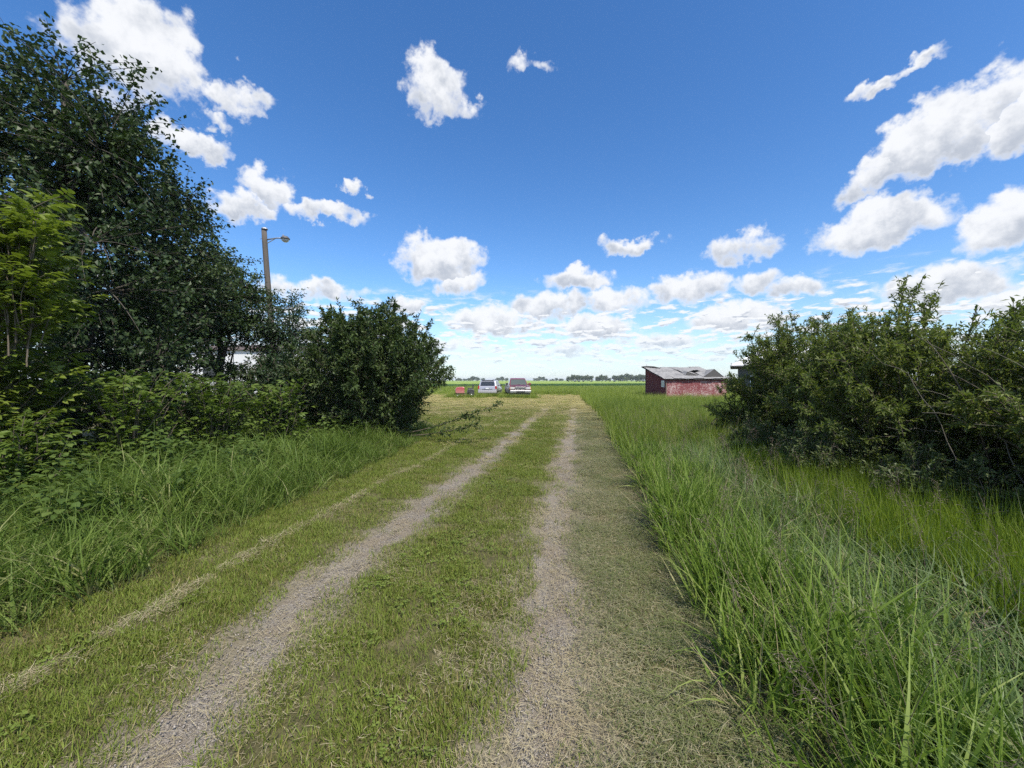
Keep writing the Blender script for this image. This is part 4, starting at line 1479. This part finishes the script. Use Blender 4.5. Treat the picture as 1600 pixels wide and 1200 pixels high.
M['g_left'] = leafy('g_left', [(.0, (.068, .110, .018)), (.4, (.118, .185, .032)), (.75, (.20, .27, .060)), (1, (.34, .33, .15))], .36, .5, .5, 1.3, .18, PALE, rnd=.5)
M['g_meadow'] = leafy('g_meadow', [(.0, (.11, .172, .020)), (.45, (.168, .232, .030)), (.85, (.245, .285, .052)), (1, (.37, .35, .13))], .38, .5, .7, .25, .3, rnd=.25)
M['g_seed'] = leafy('g_seed', [(.0, (.15, .11, .085)), (.5, (.25, .19, .15)), (1, (.36, .30, .23))], .2, .7, .3, 1, .2)
M['pebble'] = leafy('pebble', [(.0, (.16, .135, .11)), (.5, (.26, .225, .19)), (1, (.40, .36, .31))], .0, .85, .3, 3, .2, rnd=.5)


def between(y):
    return track_x(y, -1), track_x(y, 1)


def windrow(y):
    return np.interp(y, [-3, 2.06, 2.74, 3.43, 4.39, 6.47, 9.65, 14, 20], [-2.9, -2.66, -2.55, -2.46, -2.36, -2.0, -1.5, -.9, -.2])


def lawn():
    P1 = proto_set('lawn', M['g_lawn'], [lambda a: blades(a, 115, .15, (.02, .065), (.0032, .006), (.0, .9), (.1, 1.0), 2)] * 3)
    def keep(x, y):
        l, r = between(y)
        e0, e1 = edge_left(y), edge_right(y)
        dl, dr = np.abs(x - l), np.abs(x - r)
        k = ((x > e0 - .3) & (x < r + .25)).astype(float)
        k *= smoothst(dl + .16 * (vnoise(x, y, 5, 7) - .5), .14, .44) * smoothst(dr + .16 * (vnoise(x, y, 5, 7) - .5), .14, .5) * .97 + .03
        k *= .85 + .15 * smoothst(vnoise(x, y, 2.3), .22, .42)
        k *= 1 - .94 * smoothst(y + 8 * (vnoise(x, y, .9, 5) - .5), 12, 25)
        return k
    x, y = pts_in(32000, -6, 6, -.6, 36, keep, 2.0)
    s = R.uniform(.75, 1.25, len(x)) * (1 + .02 * y)
    scatter('mown_grass', P1, xyz(x, y, -.003), spin(len(x), .08), s, 'short mown green grass on the lane between and beside the wheel tracks', 'grass')
    # drier, hay-strewn verge between the right track and the tall grass
    P2 = proto_set('verge', M['g_verge'], [lambda a: (blades(a, 85, .15, (.015, .06), (.002, .004), (.2, 1.2), (.2, 1.2), 2), strands(a, 80, .15, (.02, .075), (.0017, .003), .05, .35))] * 3)
    def keep2(x, y):
        l, r = between(y)
        return smoothst(x - r, .14, .36) * (x < edge_right(y) + .25)
    x, y = pts_in(8000, -.3, 5, -.6, 20, keep2, 1.55)
    scatter('dry_verge_grass', P2, xyz(x, y, -.003), spin(len(x), .08), R.uniform(.8, 1.3, len(x)), 'dry cut grass on the verge beside the tall green grass', 'grass')
    # loose clippings on tracks, along the lane and in the windrow
    P3 = proto_set('straw', M['g_straw'], [lambda a: strands(a, 70, .20, (.015, .065), (.0015, .0026), .02, .3)] * 3)
    def keep3(x, y):
        l, r = between(y)
        dl, dr = np.abs(x - l), np.abs(x - r)
        k = .06 + .30 * np.exp(-((dl - .3) / .16) ** 2) + .55 * np.exp(-((dr - .3) / .2) ** 2) + .40 * np.exp(-(dl / .25) ** 2) + .65 * np.exp(-(dr / .25) ** 2)
        k += .35 * (x > r + .2)
        k *= .35 + .9 * vnoise(x, y, 1.9, 4)
        return k * (x > edge_left(y) - .1) * (x < edge_right(y) + .1)
    x, y = pts_in(13000, -4, 5, -.6, 22, keep3, 1.5)
    scatter('hay_clippings', P3, xyz(x, y, .010), spin(len(x), .04), R.uniform(.8, 1.3, len(x)), 'loose pale hay clippings strewn over wheel tracks and verge', 'hay')
    P4 = proto_set('windrow', M['g_straw'], [lambda a: strands(a, 16, .07, (.03, .11), (.0018, .003), .03, .5, 1.4, .8)] * 3)
    y = R.uniform(0, 18, 900)
    x = windrow(y) + .03 * np.sin(y * 1.7) + R.normal(size=900) * .04
    k = R.random(900) < .5 + .5 * smoothst(vnoise(y, y * 0, 3.1), .3, .5)
    x, y = x[k], y[k]
    rt = spin(len(x), .06)
    rt[:, 2] = R.normal(size=len(x)) * .5
    scatter('hay_windrow', P4, xyz(x, y, .012), rt, R.uniform(.7, 1.2, len(x)), 'thin raked line of dry hay running along the mown strip below the poplars', 'hay')

    def clover(a):
        n = 13
        an = R.uniform(0, 6.28, n)
        rr = .13 * np.sqrt(R.random(n))
        C = np.stack([np.cos(an) * rr, np.sin(an) * rr, R.uniform(.02, .05, n)], 1)
        for k in range(3):
            d = np.stack([np.cos(an + k * 2.1), np.sin(an + k * 2.1), np.full(n, .1)], 1)
            leaf_add(a, C, d, np.tile([0, 0, 1.], (n, 1)) + rnd_dir(n) * .3, R.uniform(.014, .026, n), R.uniform(.012, .02, n), shape=0, wide=.6)
    P5 = proto_set('clover', M['g_clover'], [clover] * 3)
    def keep5(x, y):
        l, r = between(y)
        inside = smoothst(x - l, .3, .55) * smoothst(r - x, .42, .7) + .45 * smoothst(l - x, .35, .6) * (x > windrow(y) - .2)
        return inside * (.10 + .55 * smoothst(vnoise(x, y, 1.7, 9), .40, .68))
    x, y = pts_in(4200, -3.5, 3, -.4, 13, keep5, 1.5)
    scatter('clover_patches', P5, xyz(x, y), spin(len(x), .1), R.uniform(.6, 1.15, len(x)), 'patches of low bright clover among the mown grass', 'clover')

    def stones(a):
        for _ in range(14):
            an, rr, s_ = R.uniform(0, 6.28), .16 * math.sqrt(R.random()), R.uniform(.002, .006)
            c = np.array([math.cos(an) * rr, math.sin(an) * rr, s_ * .2])
            v = np.array([(1, 0, 0), (-1, 0, 0), (0, 1, 0), (0, -1, 0), (0, 0, .8), (0, 0, -.6)]) * s_ * R.uniform(.7, 1.3, (6, 3)) + c
            a.add(v, [[(0, 2, 4), (2, 1, 4), (1, 3, 4), (3, 0, 4), (2, 0, 5), (1, 2, 5), (3, 1, 5), (0, 3, 5)]], tint=R.random(), along=0)
    P6 = proto_set('stones', M['pebble'], [stones] * 4)
    y = .2 + 9 * R.random(1500) ** 1.6
    sd = np.where(R.random(1500) < .5, -1, 1)
    x = np.where(sd < 0, track_x(y, -1), track_x(y, 1)) + R.normal(size=1500) * .13
    scatter('track_gravel', P6, xyz(x, y, .014), spin(1500), R.uniform(.7, 1.5, 1500), 'small grey stones lying in the wheel tracks', 'gravel')


lawn()


def tall_right():
    mk = lambda h, w, ln, bd, n=30, r=.12: (lambda a: blades(a, n, r, h, w, ln, bd, 5))
    T = proto_set('tall', M['g_tall'], [mk((.30, .64), (.009, .018), (.0, .45), (.4, 1.7), 17, .12), mk((.36, .72), (.009, .019), (.0, .4), (.3, 1.5), 16, .12), mk((.25, .55), (.008, .016), (.0, .7), (.7, 2.1), 18, .13)])
    e = edge_right
    def k1(x, y):
        s = x - e(y)
        return smoothst(s, -.02, .1) * (1 - .88 * smoothst(s, .6, 1.0) * smoothst(y, 8.5, 6)) * (s < 3.0) * (1 - .75 * smoothst(s, 1.5, 1.9) * smoothst(y, 8.5, 6))
    x, y = pts_in(8200, .9, 8, -.8, 13, k1, 1.45)
    rt = spin(len(x), .13)
    rt[:, 1] -= .12 * (x - e(y) < .4)
    rt[:, 0] += .9 * (vnoise(x, y, 1.6, 6) - .5)
    rt[:, 1] += .9 * (vnoise(x, y, 1.4, 8) - .5)
    hgt = .62 + .75 * vnoise(x, y, 2.6, 3)
    scatter('tall_grass', T, xyz(x, y), rt, R.uniform(.75, 1.15, len(x)) * hgt * (1 - .25 * smoothst(y, 5, 10)), 'tall fresh green grass standing along the dry verge', 'grass')
    # lodged, silvery mat behind the first rank
    Lg = proto_set('lodged', M['g_lodged'], [mk((.3, .6), (.006, .012), (.35, 1.0), (.5, 1.5), 17, .16), mk((.28, .55), (.008, .014), (.5, 1.15), (.3, 1.2), 17, .16), mk((.25, .5), (.008, .015), (.2, .9), (.7, 1.8), 17, .16)])
    def k2(x, y):
        s = x - e(y)
        return smoothst(s, .5, .85) * (1 - .85 * smoothst(s, 1.9, 2.4))
    x, y = pts_in(5200, 1.3, 7, -.5, 10, k2, 1.3)
    n = len(x)
    sw = vnoise(x, y, .9, 2) * 9
    rt = np.stack([np.cos(sw) * .55 + R.normal(size=n) * .2, np.sin(sw) * .55 + R.normal(size=n) * .2, R.normal(size=n) * .5], 1)
    scatter('lodged_grass', Lg, xyz(x, y, .02), rt, R.uniform(.75, 1.15, n), 'flattened swirling grey-green grass mat behind the standing grass', 'grass')
    # yellow-green upright band at the foot of the willows
    Y = proto_set('yellow', M['g_yellow'], [mk((.3, .58), (.007, .014), (.0, .3), (.0, .7), 20, .12), mk((.36, .66), (.008, .015), (.0, .25), (.0, .6), 18, .12)])
    def k3(x, y):
        s = x - e(y)
        return smoothst(s, 1.55, 2.0) * (s < 3.6) * (y < 9)
    x, y = pts_in(4300, 2.2, 7, .2, 9, k3, 1.2)
    scatter('yellow_green_grass', Y, xyz(x, y), spin(len(x), .1), R.uniform(.75, 1.1, len(x)), 'upright yellow-green grass band in front of the willow bushes', 'grass')
    # brown flowering panicles
    def panicle(a):
        pts = bez(np.array([0, 0, 0.]), np.array([.02, 0, .5]), np.array([.18, 0, .92]), 9)
        a.tube(pts, np.linspace(.0018, .0008, 9), 3, False, tint=.3, along=.5)
        for i in range(26):
            p = pts[6] + (pts[8] - pts[6]) * R.random()
            d = unit(rnd_dir(1)[0] * .8 + np.array([.5, 0, .5]))
            q = p + d * R.uniform(.02, .07)
            leaf_add(a, q[None], unit(d + np.array([0, 0, -.5]))[None], rnd_dir(1), np.array([R.uniform(.012, .022)]), np.array([.0035]), shape=0)
            a.a.setdefault('along', []).append(np.zeros(4, np.float32))
            a.tube([p, q], .0005, 3, False, tint=.6, along=.5)
    Ds = proto_set('stalk', M['g_straw'], [lambda a: blades(a, 7, .12, (.3, .75), (.003, .005), (.1, 1.1), (.0, .9), 4)] * 3)
    x, y = pts_in(500, 1, 6, .6, 10, lambda x, y: ((x > e(y) - .05) & (x < e(y) + 3)) * 1., 1.3)
    scatter('dead_stalks', Ds, xyz(x, y), spin(len(x), .2), R.uniform(.7, 1.1, len(x)), 'dry straw-coloured stalks standing among the tall green grass', 'grass')
    Pn = proto_set('panicle', M['g_seed'], [panicle] * 3)
    def k4(x, y):
        s = x - e(y)
        return ((s > .0) & (s < 2.2)).astype(float)
    x, y = pts_in(520, 1, 7, 1.0, 12, k4, 1.3)
    scatter('seed_heads', Pn, xyz(x, y), spin(len(x), .2), R.uniform(.7, 1.05, len(x)), 'brown flowering seed heads above the tall grass', 'grass')


tall_right()


def tall_left():
    mk = lambda h, w, ln, bd, n=30, r=.12: (lambda a: blades(a, n, r, h, w, ln, bd, 5))
    T = proto_set('left', M['g_left'], [mk((.4, .85), (.008, .015), (.05, .5), (.8, 2.2), 16), mk((.45, .95), (.010, .018), (.0, .4), (.9, 2.3), 14), mk((.3, .7), (.008, .015), (.1, .7), (.8, 2.2), 16)])
    def k1(x, y):
        s = edge_left(y) - x
        return smoothst(s, -.05, .15) * (1 - .55 * smoothst(s, 1.8, 3.2)) * (s < 5)
    x, y = pts_in(9800, -9, -2, -.5, 13, k1, 1.2)
    rt = spin(len(x), .15)
    s = edge_left(y) - x
    rt[:, 0] += .9 * (vnoise(x, y, 1.5, 6) - .5)
    rt[:, 1] += .9 * (vnoise(x, y, 1.3, 8) - .5)
    hgt = .6 + .75 * vnoise(x, y, 2.2, 3)
    scatter('tall_grass', T, xyz(x, y), rt, R.uniform(.7, 1.15, len(x)) * hgt * (.62 + .38 * smoothst(s, .0, .8)) * (1 - .35 * smoothst(y, 7, 11)), 'tall dark green arching grass below the poplars and boxelder', 'grass')

    def weed(a):
        hh = R.uniform(.35, .75)
        pts = bez(np.array([0, 0, 0.]), np.array([.05, 0, hh * .6]), np.array([R.normal() * .1, R.normal() * .1, hh]), 8)
        a.tube(pts, np.linspace(.004, .002, 8), 4, False, tint=.5, along=.5)
        n = 34
        t = R.uniform(.2, 1, n) * 7
        i = np.minimum(t.astype(int), 6)
        P = pts[i]
        an = R.uniform(0, 6.28, n)
        D = np.stack([np.cos(an), np.sin(an), R.uniform(-.3, .3, n)], 1)
        P = P + D * R.uniform(.02, .12, n)[:, None]
        nv = a.n
        leaf_add(a, P, D, np.tile([0, 0, 1.], (n, 1)) + rnd_dir(n) * .3, R.uniform(.05, .09, n), R.uniform(.035, .06, n), shape=1)
        a.a['along'].append(np.ones(a.n - nv, np.float32))
    Wd = proto_set('weed', M['leaf_weed'], [weed] * 5)
    def k2(x, y):
        s = edge_left(y) - x
        return smoothst(s, .55, 1.5) * (s < 6) * (.25 + .75 * smoothst(vnoise(x, y, 1.1, 3), .4, .6))
    x, y = pts_in(2600, -10, -2.5, .5, 13, k2)
    scatter('leafy_weeds', Wd, xyz(x, y), spin(len(x), .15), R.uniform(.7, 1.4, len(x)), 'leafy green weeds growing through the tall grass below the trees', 'weeds')


tall_left()


def far_grass():
    mk = lambda h, w, n, r, ln=(.0, .4), bd=(.1, .8): (lambda a: blades(a, n, r, h, w, ln, bd, 3))
    Md = proto_set('meadow', M['g_meadow'], [mk((.35, .75), (.008, .016), 46, .26), mk((.4, .8), (.008, .016), 46, .26)])
    e = edge_right
    def k1(x, y):
        return (smoothst(x - e(y), .0, .3) * (y < 46) + (y >= 46)) * ((x > 1) | (y > 46)) * (1 - ((x > 11.3) & (x < 17.2) & (y > 29.7) & (y < 35)))
    x, y = pts_in(15000, 1.5, 34, 8.5, 48, k1, 1.25)
    keepv = (x / y < 1.0)
    x, y = x[keepv], y[keepv]
    scatter('meadow_grass', Md, xyz(x, y), spin(len(x), .1), R.uniform(.65, 1.1, len(x)), 'bright green uncut meadow round the red shed', 'grass')
    # uncut tufts round the vehicles and the rough strip behind them
    Rg = proto_set('rough', M['g_meadow'], [mk((.2, .5), (.010, .02), 46, .34), mk((.25, .55), (.010, .02), 46, .34)])
    x = R.uniform(-40, 45, 7000)
    y = R.uniform(41.5, 100, 7000)
    k = R.random(7000) < np.where(y < 47, .55 + .4 * vnoise(x, y, .5), 1.)
    x, y = x[k], y[k]
    xs = [x]
    ys = [y]
    for (px, d, w, l) in ((763, 39.5, 1.5, 5.4), (810.5, 36.6, 1.6, 6.2), (728, 37.5, 1.4, 1.4)):
        cx = (px - 800) / F_PX * d
        u = R.random(110)
        xs.append(cx + R.normal(size=110) * w * .55)
        ys.append(d - .35 + R.normal(size=110) * .22)
        xs.append(cx + np.where(R.random(110) < .5, -1, 1) * R.uniform(.95, 1.6, 110))
        ys.append(d + u * l)
    x, y = np.concatenate(xs), np.concatenate(ys)
    scatter('rough_grass', Rg, xyz(x, y), spin(len(x), .1), R.uniform(.6, 1.1, len(x)), 'uncut green grass round the parked vehicles and behind them', 'grass')
    # mown, sun-dried yard
    Hy = proto_set('yard', M['g_hay_lit'], [lambda a: (strands(a, 50, .35, (.10, .30), (.006, .012), .06, .8), blades(a, 40, .35, (.03, .09), (.006, .010), (.2, 1.0), (.2, 1.), 2))] * 3)
    def k3(x, y):
        return ((x < e(y) + .1) & (x > np.minimum(edge_left(y), -3 - (y - 14) * .9))) * (.4 + .6 * vnoise(x, y, .8, 1)) * smoothst(y + 8 * (vnoise(x, y, .8, 3) - .5), 7, 23)
    x, y = pts_in(13000, -24, 8, 7, 44, k3)
    scatter('dried_hay', Hy, xyz(x, y, .004), spin(len(x), .03), R.uniform(.7, 1.2, len(x)), 'sun-dried yellow mown hay on the yard in front of the vehicles', 'hay')
    # standing crop: ragged near edge of the darker strip
    Cp = proto_set('crop', leafy('crop_leaf', [(.0, (.030, .085, .018)), (.5, (.045, .115, .026)), (1, (.075, .15, .035))], .25, .5, .6, .05, .3),
                   [mk((.35, .6), (.03, .06), 60, .8, (.0, .6), (.2, 1.0))] * 2)
    x = R.uniform(-75, 85, 3800)
    y = 103 + .45 * x + R.random(3800) ** 1.6 * 40
    k = np.abs(x / y) < .75
    x, y = x[k], y[k]
    scatter('field_crop', Cp, xyz(x, y), spin(len(x), .05), R.uniform(.7, 1.1, len(x)), 'dark green crop strip across the middle of the field', 'crop')


far_grass()


def build_haze():
    a = Acc().box(-4600, 4600, -3100, 4600, -1.5, 12)
    m = bpy.data.materials.new('haze')
    m.use_nodes = True
    b = NB(m.node_tree)
    o = b.node('ShaderNodeOutputMaterial')
    v = b.node('ShaderNodeVolumePrincipled')
    v.inputs['Color'].default_value = (.80, .87, .95, 1)
    v.inputs['Density'].default_value = .0003
    b.t.links.new(v.outputs[0], o.inputs['Volume'])
    h = a.build('haze', m)
    tag(h, 'thin pale summer haze over the fields', 'haze', kind='stuff')


build_haze()
